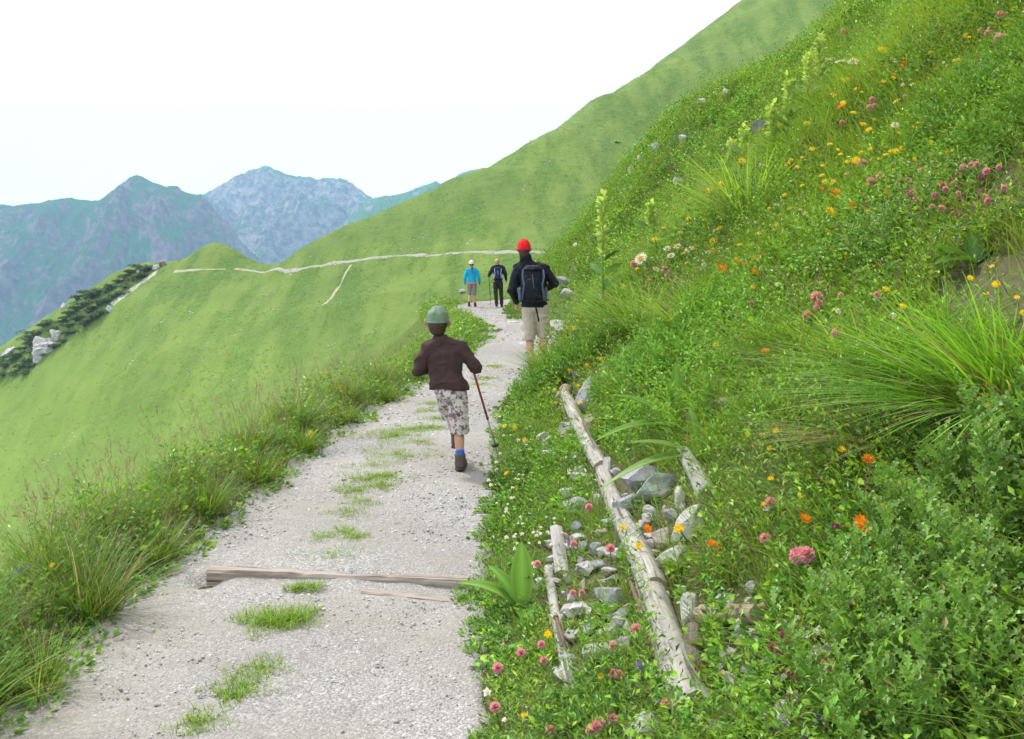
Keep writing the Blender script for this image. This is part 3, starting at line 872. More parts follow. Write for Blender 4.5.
solid('jacket', L, .011, 5, cloth_mat('charcoal_jacket', (.020, .020, .026), (.034, .034, .042)), dk, .018, 7, 16)
L = [[(V3(0, 0, .96), V3(.155, .115, .04)), (V3(0, 0, .88), V3(.16, .12, .06))]]
for q, k, a in ((-1, 'knl', 'anl'), (1, 'knr', 'anr')):
    kn, an = V3(*J[k]), V3(*J[a]); L.append([(V3(q * .085, 0, .88), .098), (kn, (.078, .08, .05))]); L.append([(kn, (.078, .08, .05)), (an + V3(0, 0, .02), (.068, .072, .02))])
solid('trousers', L, .01, 4, cloth_mat('dark_trousers', (.028, .024, .022), (.045, .04, .036)), dk, .016, 8)
for q in 'lr': boot(J, q, .98, solem, solem, dk, .12)
blond = flat_mat('blond_hair', (.52, .33, .15), .55, .3, .3, 90)
solid('hair', [[(V3(-.03, -.005, 1.645), V3(.086, .10, .085)), (V3(-.03, -.03, 1.575), (.068, .06, .03))]], .008, 3, blond, dk, .008, 40)
backpack('navy backpack with pale blue straps on the fair-haired hiker far ahead', tuple(V3(0, -.105, 1.00) + np.array(dk.location)), .28, .42, .18,
         cloth_mat('navy_pack', (.012, .025, .075), (.03, .05, .12)), cloth_mat('pale_blue_webbing', (.30, .38, .55)), wb, .9, False)
pole(tuple(V3(-.335, .30, 1.24) + np.array(dk.location)), tuple(V3(-.26, .25, .0) + np.array(dk.location)), GRIP, 'dark trekking pole in the left hand of the fair-haired hiker far ahead', GRIP, .012)
# ------------------------------------------------------------------ plant surfaces
LEAF = tint_mat('leaf', .36, .36)
BLADE = tint_mat('grass_blade', .45, .42)
PETAL = tint_mat('petal', .6, .35)

def unit(v): return v / (np.linalg.norm(v, axis=-1, keepdims=True) + 1e-9)

def blades(P, az, L, W, lean, curve, C, segs=3, tipc=None):
    n = len(P); t = np.linspace(0, 1, segs + 1)
    h = np.stack([np.cos(az), np.sin(az), az * 0], -1)
    tw = rng.uniform(-.9, .9, n) + az + np.pi / 2
    side = np.stack([np.cos(tw), np.sin(tw), az * 0], -1)
    V = []; CC = []
    for k, tt in enumerate(t):
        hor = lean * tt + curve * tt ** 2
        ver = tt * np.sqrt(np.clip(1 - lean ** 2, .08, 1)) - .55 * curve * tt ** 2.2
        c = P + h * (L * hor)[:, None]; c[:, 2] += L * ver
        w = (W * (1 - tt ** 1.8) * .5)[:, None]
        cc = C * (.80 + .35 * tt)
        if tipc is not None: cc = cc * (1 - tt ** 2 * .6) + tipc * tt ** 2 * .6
        if k < segs: V += [c - side * w, c + side * w]; CC += [cc, cc]
        else: V += [c]; CC += [cc]
    m = 2 * segs + 1
    V = np.stack(V, 1).reshape(-1, 3); CC = np.stack(CC, 1).reshape(-1, 3)
    f = []
    for k in range(segs - 1): a = 2 * k; f += [(a, a + 1, a + 3), (a, a + 3, a + 2)]
    a = 2 * (segs - 1); f.append((a, a + 1, a + 2))
    F = (np.arange(n)[:, None, None] * m + np.array(f)[None]).reshape(-1, 3)
    return V, F, CC

def leaves(P, D, L, W, C, fold=.25, droop=.25):
    """pointed oval leaves, folded along the midrib; D = direction of each leaf"""
    n = len(P); D = unit(D)
    up = np.array([0, 0, 1.0]) + rng.normal(0, .45, (n, 3)); S = unit(np.cross(D, up)); N = np.cross(S, D)
    L = L[:, None]; W = W[:, None]
    b = P; m1 = P + D * L * .32 - N * W * fold * .25; e = P + D * L - N * L * droop * .5
    m2 = P + D * L * .70 - N * (W * fold * .2 + L * droop * .15)
    V = np.stack([b, m1 - S * W * .45 + N * W * fold, m1, m1 + S * W * .45 + N * W * fold, m2 - S * W * .40 + N * W * fold * .5, m2, m2 + S * W * .40 + N * W * fold * .5, e], 1)
    f = np.array([(0, 2, 1), (0, 3, 2), (1, 2, 5), (1, 5, 4), (2, 3, 6), (2, 6, 5), (4, 5, 7), (5, 6, 7)])
    F = (np.arange(n)[:, None, None] * 8 + f[None]).reshape(-1, 3)
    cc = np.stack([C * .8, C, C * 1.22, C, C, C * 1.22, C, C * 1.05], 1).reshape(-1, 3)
    return V.reshape(-1, 3), F, cc

def small_leaves(P, D, L, W, C, fold=.3):
    n = len(P); D = unit(D)
    up = np.array([0, 0, 1.0]) + rng.normal(0, .5, (n, 3)); S = unit(np.cross(D, up)); N = np.cross(S, D)
    L = L[:, None]; W = W[:, None]
    m = P + D * L * .5
    V = np.stack([P, m - S * W * .5 + N * W * fold, m, m + S * W * .5 + N * W * fold, P + D * L], 1)
    f = np.array([(0, 2, 1), (0, 3, 2), (1, 2, 4), (2, 3, 4)])
    F = (np.arange(n)[:, None, None] * 5 + f[None]).reshape(-1, 3)
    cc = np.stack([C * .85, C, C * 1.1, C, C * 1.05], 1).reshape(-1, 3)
    return V.reshape(-1, 3), F, cc

def join(parts):
    V = []; F = []; C = []; o = 0
    for v, f, c in parts:
        V.append(v); F.append(f + o); C.append(c); o += len(v)
    return np.concatenate(V), np.concatenate(F), np.concatenate(C)

def veg(name, parts, mat=LEAF, parent=None, smooth=False):
    V, F, C = join(parts)
    return link(name, np_mesh(name, V, F, np.clip(C, 0, 1), smooth, mat), parent)

GREENS = np.array([(.155, .33, .035), (.115, .28, .037), (.21, .40, .045), (.085, .22, .038), (.28, .45, .055), (.135, .30, .060)])
def hue(n, noise=None, base=None):
    k = rng.integers(0, len(GREENS), n) if base is None else base
    c = GREENS[k] * rng.uniform(.75, 1.3, (n, 1))
    return c

def project(X, Y, Z):
    y = Y * cp - (Z - CAM_Z) * sp; z = Y * sp + (Z - CAM_Z) * cp
    return 512 + FPX * X / y, 369.5 - FPX * z / y

BARE = [(960, 600, 80, 140, .22), (1000, 305, 62, 48, .035), (965, 345, 40, 16, .2), (1010, 200, 36, 22, .2), (745, 480, 26, 24, .35), (560, 300, 26, 18, .4), (1000, 185, 30, 18, .3), (655, 490, 30, 22, .35), (618, 490, 26, 20, .3), (690, 545, 24, 32, .4), (690, 600, 16, 20, .4), (595, 570, 25, 40, .6), (640, 735, 28, 22, .3), (585, 395, 22, 32, .4)]
OBST = []      # (x0, y0, x1, y1, radius): timbers and rocks where nothing grows
def clear_of(P):
    k = np.ones(len(P), bool)
    for x0, y0, x1, y1, r in OBST:
        m = (np.abs(P[:, 0] - (x0 + x1) / 2) < abs(x1 - x0) / 2 + r) & (np.abs(P[:, 1] - (y0 + y1) / 2) < abs(y1 - y0) / 2 + r)
        if not m.any(): continue
        dx, dy = x1 - x0, y1 - y0; l2 = dx * dx + dy * dy + 1e-9
        q = P[m]; t = np.clip(((q[:, 0] - x0) * dx + (q[:, 1] - y0) * dy) / l2, 0, 1)
        bad = np.hypot(q[:, 0] - x0 - t * dx, q[:, 1] - y0 - t * dy) < r
        i = np.where(m)[0]; k[i[bad]] = False
    return k

def keep_prob(X, Y, Z):
    px, py = project(X, Y, Z)
    k = np.ones(len(X))
    for cx, cy_, a, b, q in BARE:
        d = ((px - cx) / a) ** 2 + ((py - cy_) / b) ** 2
        k = np.where(d < 1, q, k)
    return k

def scatter(y0, y1, dens, xmax=.60, side=1, verge=1.0):
    """random points on the bank (side=1) or on the left verge (side=-1)"""
    if side == 1: x_lo, x_hi = -.3, xmax * y1 + 1.6; area = (y1 - y0) * (x_hi - x_lo)
    else: area = (y1 - y0) * 5; x_lo, x_hi = -4.4, .6
    n = int(dens * area)
    Y = rng.uniform(y0, y1, n); X = rng.uniform(x_lo, x_hi, n)
    if side == 1:
        off = X - fR(Y) - .10 * fbm(X * 3, Y * 3, 2, 55)
        ok = (off > -.06) & (X < xmax * Y + 1.6) & (np.hypot(X, Y) > 1.25)
    else:
        off = fL(Y) - X - .10 * fbm(X * 3, Y * 3, 2, 56)
        ok = (off > -.06) & (off < verge)
    X, Y, off = X[ok], Y[ok], off[ok]
    Z = H(X, Y)
    k = rng.random(len(X)) < keep_prob(X, Y, Z)
    return X[k], Y[k], Z[k], off[k]

def bank_cover():
    gl, hl, fl_ = [], [], []
    bands = [(0.9, 3, 800, .85), (3, 5, 620, .9), (5, 8, 400, 1.0), (8, 13, 230, 1.25), (13, 20, 120, 1.6), (20, 34, 60, 2.1), (34, 62, 18, 3.6)]
    for y0, y1, d, sz in bands:
        # low leafy plants: a dozen leaves to a plant
        X, Y, Z, off = scatter(y0, y1, d)
        n = len(X)
        kind = fbm(X * .9 + 5, Y * .9, 3, 91) + rng.normal(0, .22, n)
        tall = np.clip(1 + 1.5 * fbm(X * 1.0, Y * 1.0, 3, 92) + rng.normal(0, .2, n), .3, 2.6) * np.clip(.25 + off * 1.3, .2, 1)
        K = 13
        base = np.repeat(np.stack([X, Y, Z], -1), K, 0)
        kd = np.repeat(kind, K); tl = np.repeat(tall, K); m = len(kd)
        az = rng.uniform(0, 2 * np.pi, m); rr = np.sqrt(rng.random(m))
        f = np.tile(np.arange(K) / (K - 1), n)
        rosette = kd > .05; feather = kd < -.28
        hgt = np.where(rosette, .025 + .085 * rng.random(m), .02 + f * (.17 + .04 * rng.random(m))) * tl * min(sz, 1.5)
        rad = np.where(rosette, .065 * rr, .030 * rr) * sz
        P = base + np.stack([np.cos(az) * rad, np.sin(az) * rad, hgt], -1)
        P[:, 0] -= .25 * hgt
        D = np.stack([np.cos(az), np.sin(az), np.where(rosette, rng.uniform(.0, .6, m), rng.uniform(.15, 1.3, m))], -1)
        ln = np.where(rosette, rng.uniform(.022, .042, m), rng.uniform(.020, .040, m)) * sz
        wd = ln * np.where(rosette, .85, np.where(feather, .22, .42))
        ci = (np.floor((np.repeat(fbm(X * 1.6, Y * 1.6, 2, 95), K) + 1) * 3 + rng.normal(0, .6, m))).astype(int) % 6
        C = GREENS[ci] * .90 * rng.uniform(.55, 1.45, (m, 1)) * np.repeat(rng.uniform(.8, 1.2, (n, 1)) * (1 + .55 * fbm(X * .8 + 3, Y * .8, 3, 99))[:, None], K, 0)
        dry = rng.random(m) < .025; C[dry] = (.30, .24, .10)
        ok = clear_of(P); P, D, ln, wd, C, rosette = P[ok], D[ok], ln[ok], wd[ok], C[ok], rosette[ok]
        if sz < 1.3:
            big = rosette
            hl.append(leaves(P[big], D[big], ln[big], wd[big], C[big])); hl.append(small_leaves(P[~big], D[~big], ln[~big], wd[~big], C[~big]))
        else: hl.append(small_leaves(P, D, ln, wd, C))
        # grass between them
        X, Y, Z, off = scatter(y0, y1, d * 4.6)
        g = fbm(X * .6 + 9, Y * .6, 3, 97) + rng.normal(0, .25, len(X)) > -.18
        g = g & clear_of(np.stack([X, Y], -1))
        X, Y, Z, off = X[g], Y[g], Z[g], off[g]; n = len(X)
        L = rng.uniform(.10, .34, n) * np.clip(.22 + off * 1.2, .22, 1) * (.6 + .9 * (fbm(X * .7, Y * .7, 2, 98) + .5)) * min(sz, 1.7) ** .8
        az = np.pi + rng.normal(0, 1.0, n) + .3
        C = np.array([(.165, .30, .036)]) * rng.uniform(.7, 1.5, (n, 1)); C = C + rng.uniform(0, .045, (n, 1)) * np.array([(1, .6, .1)])
        dry = rng.random(n) < .07; C[dry] = np.array([(.34, .28, .13)])
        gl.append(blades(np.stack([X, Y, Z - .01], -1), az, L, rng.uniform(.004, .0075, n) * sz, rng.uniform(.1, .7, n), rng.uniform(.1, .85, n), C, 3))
    tag(veg('meadow_herbs', hl), kind='stuff')
    tag(veg('meadow_grass', gl, BLADE), kind='stuff')

def verge_cover():
    gl, hl = [], []
    for y0, y1, d, sz in [(1.5, 5, 150, .9), (5, 9, 110, 1.05), (9, 16, 60, 1.4), (16, 36, 34, 2.0)]:
        X, Y, Z, off = scatter(y0, y1, d, side=-1, verge=1.1 if y0 < 9 else .8); n = len(X); K = 12
        base = np.repeat(np.stack([X, Y, Z], -1), K, 0); m = n * K
        az = rng.uniform(0, 2 * np.pi, m); f = np.tile(np.arange(K) / (K - 1), n)
        of = np.clip(np.repeat(off, K) * 2.5, .15, 1)
        hgt = (.02 + f * .26 * np.repeat(np.clip(.8 + .9 * fbm(X * 1.4, Y * 1.4, 2, 33), .2, 1.5), K)) * of
        P = base + np.stack([np.cos(az) * .05 * sz, np.sin(az) * .05 * sz, hgt], -1)
        D = np.stack([np.cos(az), np.sin(az), rng.uniform(.1, .9, m)], -1)
        ln = rng.uniform(.025, .055, m) * sz
        C = hue(m); hl.append(small_leaves(P, D, ln, ln * .5, C))
        X, Y, Z, off = scatter(y0, y1, d * 14, side=-1, verge=1.4 if y0 < 9 else .9); n = len(X)
        L = rng.uniform(.13, .42, n) * np.clip(.15 + off * 1.6, .15, 1) * (.75 + .6 * (fbm(X * 1.2, Y * 1.2, 2, 98) + .4))
        C = np.array([(.155, .30, .04)]) * rng.uniform(.65, 1.5, (n, 1)); C = C + rng.uniform(0, .05, (n, 1)) * np.array([(1, .6, .15)])
        dry = rng.random(n) < .09; C[dry] = np.array([(.34, .27, .16)])
        gl.append(blades(np.stack([X, Y, Z - .01], -1), rng.uniform(0, 6.28, n), L, rng.uniform(.003, .0062, n) * sz, rng.uniform(.05, .5, n), rng.uniform(.1, .8, n), C, 3))
    tag(veg('verge_herbs', hl), kind='stuff'); tag(veg('verge_grass', gl, BLADE), kind='stuff')

def slope_tufts():
    """coarser tufts that roughen the far hillside and its skyline"""
    n = 36000
    Y = rng.uniform(150, 420, n); X = rng.uniform(-.62, .42, n) * Y
    Z = far_h(X, Y)
    ok = (fbm(X / 12, Y / 12, 3, 44) + rng.normal(0, .25, n) > .0)
    X, Y, Z = X[ok], Y[ok], Z[ok]; n = len(X); K = 5
    P = np.repeat(np.stack([X, Y, Z - .05], -1), K, 0); P[:, :2] += rng.normal(0, .45, (n * K, 2))
    C = np.repeat(np.array([(.19, .30, .06)]) * rng.uniform(.6, 1.6, (n, 1)), K, 0)
    return tag(veg('slope_tufts', [blades(P, rng.uniform(0, 6.28, n * K), rng.uniform(.2, .5, n * K), rng.uniform(.15, .35, n * K), rng.uniform(0, .5, n * K), rng.uniform(.1, .6, n * K), C, 1)], BLADE), kind='stuff')
slope_tufts()

# ------------------------------------------------------------------ pebbles lying on the gravel
def stamp(TV, TF, P, S, Rz, C, squash=None, tilt=.5):
    n = len(P); a, b, c = Rz, rng.uniform(-tilt, tilt, n), rng.uniform(-tilt, tilt, n)
    ca, sa, cb, sb, cc, sc_ = np.cos(a), np.sin(a), np.cos(b), np.sin(b), np.cos(c), np.sin(c)
    z = np.zeros(n); o = np.ones(n)
    Mz = np.stack([ca, -sa, z, sa, ca, z, z, z, o], -1).reshape(n, 3, 3)
    Mx = np.stack([o, z, z, z, cb, -sb, z, sb, cb], -1).reshape(n, 3, 3)
    My = np.stack([cc, z, sc_, z, o, z, -sc_, z, cc], -1).reshape(n, 3, 3)
    M = Mz @ Mx @ My
    T = TV[None] * (squash[:, None, :] if squash is not None else 1)
    V = np.einsum('nij,nkj->nki', M, T) * S[:, None, None] + P[:, None, :]
    F = np.arange(n)[:, None, None] * len(TV) + TF[None]
    return V.reshape(-1, 3), F.reshape(-1, TF.shape[1]), np.repeat(C, len(TV), 0)

def ico(sub):
    b = bmesh.new(); bmesh.ops.create_icosphere(b, subdivisions=sub, radius=1)
    V = np.array([v.co[:] for v in b.verts]); F = np.array([[v.index for v in f.verts] for f in b.faces]); b.free()
    return V, F
IV, IF = ico(1)
STONE = NM('limestone'); _n = STONE.noise(5, 7, rough=.7); _a = STONE.node('ShaderNodeAttribute', attribute_name='tint')
STONE.color(STONE.mix(1.0, _a.outputs['Color'], STONE.ramp(_n, [(.3, .55), (.55, 1.0), (.75, 1.25)]), 'MULTIPLY')).rough(.9, .2)
STONE.bump(STONE.math('ADD', STONE.noise(9, 8, rough=.75), STONE.math('MULTIPLY', STONE.vor(14), .5)), .7, .03); STONE = STONE.m

def pebbles():
    out = []
    for y0, y1, d, s0, s1 in [(2.6, 5, 1000, .003, .009), (5, 9, 460, .004, .014), (9, 18, 150, .007, .024), (18, 36, 30, .012, .04)]:
        n = int(d * (y1 - y0) * 2.4); Y = rng.uniform(y0, y1, n); L, R2 = fL(Y), fR(Y)
        t = rng.random(n) * 1.16 - .08; X = L + (R2 - L) * t
        qd = (Y - DRA[1]) * DRD[0] - (X - DRA[0]) * DRD[1]
        e = ((qd < -.24) | (qd > .16)) & (rng.random(n) < 1); X, Y = X[e], Y[e]; n = len(X)
        e = fbm(X * 1.2, Y * 1.2, 3, 66) + rng.normal(0, .3, n) > -.25
        X, Y = X[e], Y[e]; n = len(X)
        S = s0 + (s1 - s0) * rng.random(n) ** 3.2
        Z = H(X, Y) + .012 + S * .1
        g = rng.uniform(.36, .62, (n, 1)); C = g * np.array([(1, .975, .94)])
        sq = np.stack([rng.uniform(.7, 1.3, n), rng.uniform(.7, 1.3, n), rng.uniform(.4, .8, n)], -1)
        out.append(stamp(IV * rng.uniform(.85, 1.1, (len(IV), 1)), IF, np.stack([X, Y, Z], -1), S, rng.uniform(0, 6.28, n), C, sq))
    V, F, C = join(out)
    tag(link('gravel_stones', np_mesh('gravel_stones', V, F, C, False, STONE)), kind='stuff')
pebbles()
# ------------------------------------------------------------------ grass tussocks and other single plants
def grass_head_stems(n, r, hgt, lean=(-.1, 0), col=(.22, .13, .14)):
    P = np.zeros((n, 3)); a = rng.uniform(0, 6.28, n); P[:, 0] = np.cos(a) * r * rng.random(n); P[:, 1] = np.sin(a) * r * rng.random(n)
    L = hgt * rng.uniform(.8, 1.25, n)
    az = rng.uniform(0, 6.28, n); le = rng.uniform(.05, .35, n); cu = rng.uniform(.05, .35, n)
    st = blades(P, az, L, np.full(n, .0028), le, cu, np.array([(.20, .20, .09)]) * np.ones((n, 1)), 4)
    tips = P + np.stack([np.cos(az), np.sin(az), az * 0], -1) * (L * (le + cu))[:, None]; tips[:, 2] += L * (np.sqrt(1 - le ** 2) - .55 * cu)
    K = 16; m = n * K
    t = np.tile(np.linspace(.0, 1, K), n)[:, None]
    back = np.repeat(unit(P - tips), K, 0); T = np.repeat(tips, K, 0) + back * t * .085
    D = -back + rng.normal(0, .55, (m, 3))
    C = np.array([col]) * rng.uniform(.6, 1.5, (m, 1))
    return [st, small_leaves(T, D, rng.uniform(.010, .022, m), np.full(m, .004), C)]

def tussock(name, n, L, r, lean=(0, 0), seeds=0, straw=.1, col_=(.11, .24, .028), w=.0055, cur=(.3, 1.0), par=None):
    P = np.zeros((n, 3)); a = rng.uniform(0, 6.28, n); q = r * np.sqrt(rng.random(n)); P[:, 0] = np.cos(a) * q; P[:, 1] = np.sin(a) * q; P[:, 2] = -.02
    dx = np.cos(a) * .6 * (q / r) + lean[0] + rng.normal(0, .22, n); dy = np.sin(a) * .6 * (q / r) + lean[1] + rng.normal(0, .22, n)
    le = np.clip(np.hypot(dx, dy), .03, .93)
    C = np.array([col_]) * rng.uniform(.6, 1.5, (n, 1)) + rng.uniform(0, .05, (n, 1)) * np.array([(1, .7, .1)])
    dry = rng.random(n) < straw; C[dry] = np.array([(.42, .36, .20)]) * rng.uniform(.7, 1.2, (dry.sum(), 1))
    root = empty(name)
    veg('blades', [blades(P, np.arctan2(dy, dx), L * rng.uniform(.55, 1.1, n), rng.uniform(.6, 1.2, n) * w, le, rng.uniform(*cur, n) * .6, C, 5)], BLADE, root)
    if seeds: veg('seed_heads', grass_head_stems(seeds, r, L * 1.15), BLADE, root)
    return root

def put(o, x, y, z=None, rz=0, s=1.0):
    o.location = (x, y, H1(x, y) if z is None else z); o.rotation_euler = (0, 0, rz); o.scale = (s, s, s); return o

protoL = [tussock('grass_tussock', 330, .46, .11, (0, 0), 14, .10), tussock('grass_tussock', 260, .38, .10, (.15, 0), 8, .14, (.125, .25, .03)),
          tussock('grass_tussock', 380, .50, .13, (.05, 0), 24, .12, (.085, .20, .03))]
LT = [(3.15, -.15, 0, 1.05), (3.55, -.02, 1, 1.0), (3.75, -.42, 2, .9), (4.35, -.12, 2, 1.1), (4.6, -.45, 0, 1.1), (5.15, -.10, 1, 1.0), (5.3, -.5, 2, 1.0), (6.0, -.15, 0, .9), (6.4, -.5, 2, 1.05),
      (6.9, -.12, 1, 1.1), (7.5, -.4, 2, .95), (7.9, -.10, 0, .9), (8.6, -.4, 2, 1.1), (9.2, -.12, 1, .95), (10.0, -.35, 2, 1.0), (10.8, -.1, 0, .9), (11.6, -.4, 2, 1.05), (12.6, -.1, 1, .85),
      (13.8, -.3, 2, .9), (15.0, -.12, 0, .75), (16.3, -.3, 1, .8), (18.0, -.15, 0, .8), (19.5, -.25, 1, .8), (21.0, -.3, 0, .8)]
LTL = {0: 'bright green grass tussock spilling onto the gravel at the bottom left corner', 3: 'tall dark seed-headed grass tussock left of the path, just nearer than the timber drain',
       5: 'leaning grass tussock at the left end of the timber drain', 23: 'farthest grass tussock on the mound where the path bends left'}
used = set()
ORD = ['first', 'second', 'third', 'fourth', 'fifth', 'sixth', 'seventh', 'eighth', 'ninth', 'tenth', 'eleventh', 'twelfth', 'thirteenth', 'fourteenth', 'fifteenth', 'sixteenth', 'seventeenth', 'eighteenth', 'nineteenth', 'twentieth', 'twenty-first', 'twenty-second', 'twenty-third', 'twenty-fourth', 'twenty-fifth', 'twenty-sixth', 'twenty-seventh', 'twenty-eighth', 'twenty-ninth', 'thirtieth']
for i, (y, dx, k, s_) in enumerate(LT):
    o = protoL[k] if k not in used else copy_tree(protoL[k]); used.add(k)
    put(o, float(fL(y)) + dx, y, None, rng.uniform(0, 6.28), s_ * .88)
    lab = LTL.get(i) or 'grass tussock on the left verge, %s one up from the bottom edge' % ORD[i]
    tag(o, lab, 'grass tussock', 'grass tussocks along the left edge of the path')

RT = [((1000, 398), 620, .60, .16, (-.50, -.28), 0, .12, .0105, 'large bright green grass tussock sweeping down left below the bare earth', (.15, .36, .035)),
      ((925, 372), 420, .56, .15, (-.48, -.25), 4, .08, .010, 'long-bladed grass tussock directly left of the largest sweeping tussock', (.15, .35, .035)),
      ((880, 430), 160, .42, .10, (-.8, -.3), 0, .75, .008, 'straw-coloured dry tussock hanging below the large green one', (.22, .30, .06)),
      ((640, 330), 380, .80, .20, (-.25, -.1), 14, .10, .014, 'tall grass tussock on the bank just right of the man in the red cap', (.17, .34, .045)),
      ((690, 325), 260, .60, .20, (-.3, -.1), 14, .12, .012, 'seed-headed grass tussock right of the daisies on the bank', (.16, .32, .04)),
      ((745, 215), 240, .85, .25, (-.15, -.1), 4, .08, .018, 'upright pale grass tussock in the middle of the upper bank', (.21, .38, .06)),
      ((790, 345), 220, .42, .14, (-.45, -.2), 16, .12, .009, 'grass tussock with dark seed heads near the round pink clover', (.12, .25, .03)),
      ((905, 118), 200, .40, .16, (-.2, -.2), 0, .02, .010, 'small bluish-green tussock below the yellow flowers of the upper right', (.05, .14, .045)),
      ((850, 365), 300, .50, .16, (-.45, -.22), 8, .08, .010, 'thick green tussock between the pink clover and the largest tussock', (.18, .36, .035)),
      ((553, 372), 260, .50, .16, (-.2, -.1), 3, .12, .012, 'small grass tussock at the foot of the bank before the man', (.13, .26, .03)),
      ((620, 735), 260, .22, .09, (.2, .2), 0, .15, .0035, 'fine grass tuft at the bottom edge beside the end of the big log', (.12, .25, .03))]
for (q, n, L, r, le, sd, st, w_, lab, cc_) in RT:
    h = hit(*q, .04)
    o = put(tussock('grass_tussock', n, L, r, le, sd, st, cc_, w_), h[0], h[1], h[2]); tag(o, lab, 'grass tussock', 'grass tussocks on the right bank')

# small patches of turf on the path
PATCH = [(270, 626, .20), (293, 624, .17), (262, 672, .11), (243, 690, .11), (234, 702, .07), (200, 729, .10), (322, 541, .10), (344, 534, .10), (356, 540, .07), (334, 560, .19), (348, 515, .12), (396, 437, .26), (412, 431, .18),
         (396, 456, .22), (374, 468, .14), (369, 481, .17), (385, 478, .09), (384, 488, .09), (357, 493, .11), (362, 504, .08), (429, 413, .12), (436, 420, .10), (432, 405, .09), (431, 429, .10), (479, 386, .13), (487, 379, .12), (495, 367, .10), (421, 444, .09), (312, 590, .06), (296, 592, .05)]
cnt = {}
def turf(n, L, r):
    P = np.zeros((n, 3)); a = rng.uniform(0, 6.28, n); q = r * rng.random(n) ** .75 * (1 + .35 * np.sin(a * 3 + r * 90) + .2 * np.sin(a * 5 + r * 31)); P[:, 0] = np.cos(a) * q * 1.15; P[:, 1] = np.sin(a) * q * 1.1
    C = np.array([(.19, .34, .045)]) * rng.uniform(.6, 1.5, (n, 1)) + rng.uniform(0, .06, (n, 1)) * np.array([(1, .8, .2)])
    return blades(P, rng.uniform(0, 6.28, n), L * rng.uniform(.5, 1.2, n), np.full(n, .0035), rng.uniform(.1, .85, n), rng.uniform(.1, .7, n), C, 2)
for i, (px, py, r) in enumerate(PATCH):
    h = hit(px, py)
    if not h: continue
    if py < 505: r *= 1.3
    big = i < 2
    o = veg('grass_patch', [turf(int(11000 * r * r) + 210, .085 if big else .045, r * (.7 if big else 1))], BLADE)
    o.location = (h[0], h[1], h[2] + .008)
    where = ('below the timber drain' if py > 580 else 'just beyond the timber drain' if py > 505 else 'between the drain and the boy' if px < 445 and py > 425 else 'left of the legs of the boy' if px < 445 else 'right of the boy')
    cnt[where] = cnt.get(where, 0) + 1
    lab = ('thick round grass patch below the middle of the timber drain, %s of two' % ('left' if i == 0 else 'right')) if big else '%s small grass patch on the gravel %s' % (ORD[cnt[where] - 1], where)
    tag(o, lab, 'grass patch', 'grass patches growing on the gravel path')

# broad-leaved plants
def big_leaf(L, W, az, rise, droop, c):
    nu, nv = 7, 12; t = np.linspace(0, 1, nv); u = np.linspace(-1, 1, nu)
    U, T = np.meshgrid(u, t)
    w = W * np.sin(np.pi * np.clip(T, 0, 1) ** .75) ** .8 * .5 + .004
    d = L * T; x = d * math.cos(rise) + droop * L * T ** 2 * .3; z = d * math.sin(rise) - droop * L * T ** 2.2 * .55
    y = U * w; z = z + np.abs(U) ** 1.3 * w * .45 + .0022 * np.cos(U * 14)
    ca, sa = math.cos(az), math.sin(az)
    V = np.stack([x * ca - y * sa, x * sa + y * ca, z], -1).reshape(-1, 3)
    C = (np.array(c)[None] * (1 + .22 * np.cos(U * 14).reshape(-1, 1)) * (1 + .25 * T.reshape(-1, 1)))
    q = grid_faces(nu, nv); F = np.concatenate([q[:, [0, 1, 2]], q[:, [0, 2, 3]]])
    return V, F, C
def broad_plant(px, py, specs, lab, c=(.13, .27, .045), up=.03, group='broad-leaved plants beside the path'):
    h = hit(px, py, up); root = empty('broad_leaved_plant', (h[0], h[1], h[2] + .01)); tag(root, lab, 'plant', group)
    for (L, W, az, rise, dr) in specs:
        veg('leaf', [big_leaf(L, W, R_(az), R_(rise), dr, np.array(c) * rng.uniform(.9, 1.15))], LEAF, root, True)
    bm = bmesh.new(); tube(bm, (0, 0, -.02), (0, 0, .05), .012, .008); bm_obj('stem', bm, flat_mat('green_stem', (.12, .22, .05), .5), root)
    return root
broad_plant(522, 606, [(.33, .10, 172, 38, .5), (.32, .10, 92, 80, .05), (.24, .12, -75, 22, 1.1), (.28, .09, 150, 55, .3)], 'large plant with broad ribbed leaves at the gravel edge right of the timber drain', (.15, .31, .05))
broad_plant(678, 425, [(.46, .10, 160, 40, .5), (.40, .085, 95, 80, .1), (.44, .10, 195, 15, .7), (.38, .09, 60, 50, .6)], 'large plant with long ribbed leaves on the bank above the big log', (.12, .26, .04))
broad_plant(700, 455, [(.42, .09, 190, 12, 1.0), (.36, .07, 172, 28, .5), (.30, .06, 110, 70, .2)], 'plant with an arching striped leaf over the grey rocks above the big log', (.17, .30, .07))
broad_plant(975, 262, [(.24, .10, 160, 40, .6), (.22, .09, 30, 45, .5), (.22, .09, 200, 20, .6), (.20, .08, 80, 70, .3)], 'leafy plant standing in front of the bare earth at the right edge', (.09, .21, .04))
broad_plant(905, 262, [(.26, .13, 170, 30, .6), (.24, .12, 230, 20, .8), (.22, .12, 100, 60, .4), (.22, .12, 330, 30, .8)], 'dark broad-leaved plant left of the leafy plant by the bare earth', (.065, .165, .03))
broad_plant(795, 108, [(.5, .16, 170, 50, .5), (.5, .16, 40, 50, .5), (.5, .16, 260, 30, .6), (.5, .15, 120, 75, .2)], 'broad-leaved plant among the pale flower spikes of the upper bank', (.085, .21, .045))
broad_plant(692, 210, [(.42, .13, 165, 45, .5), (.40, .12, 60, 60, .4), (.40, .12, 240, 30, .6)], 'grey-green broad-leaved plant left of the pale tussock on the upper bank', (.12, .24, .08))
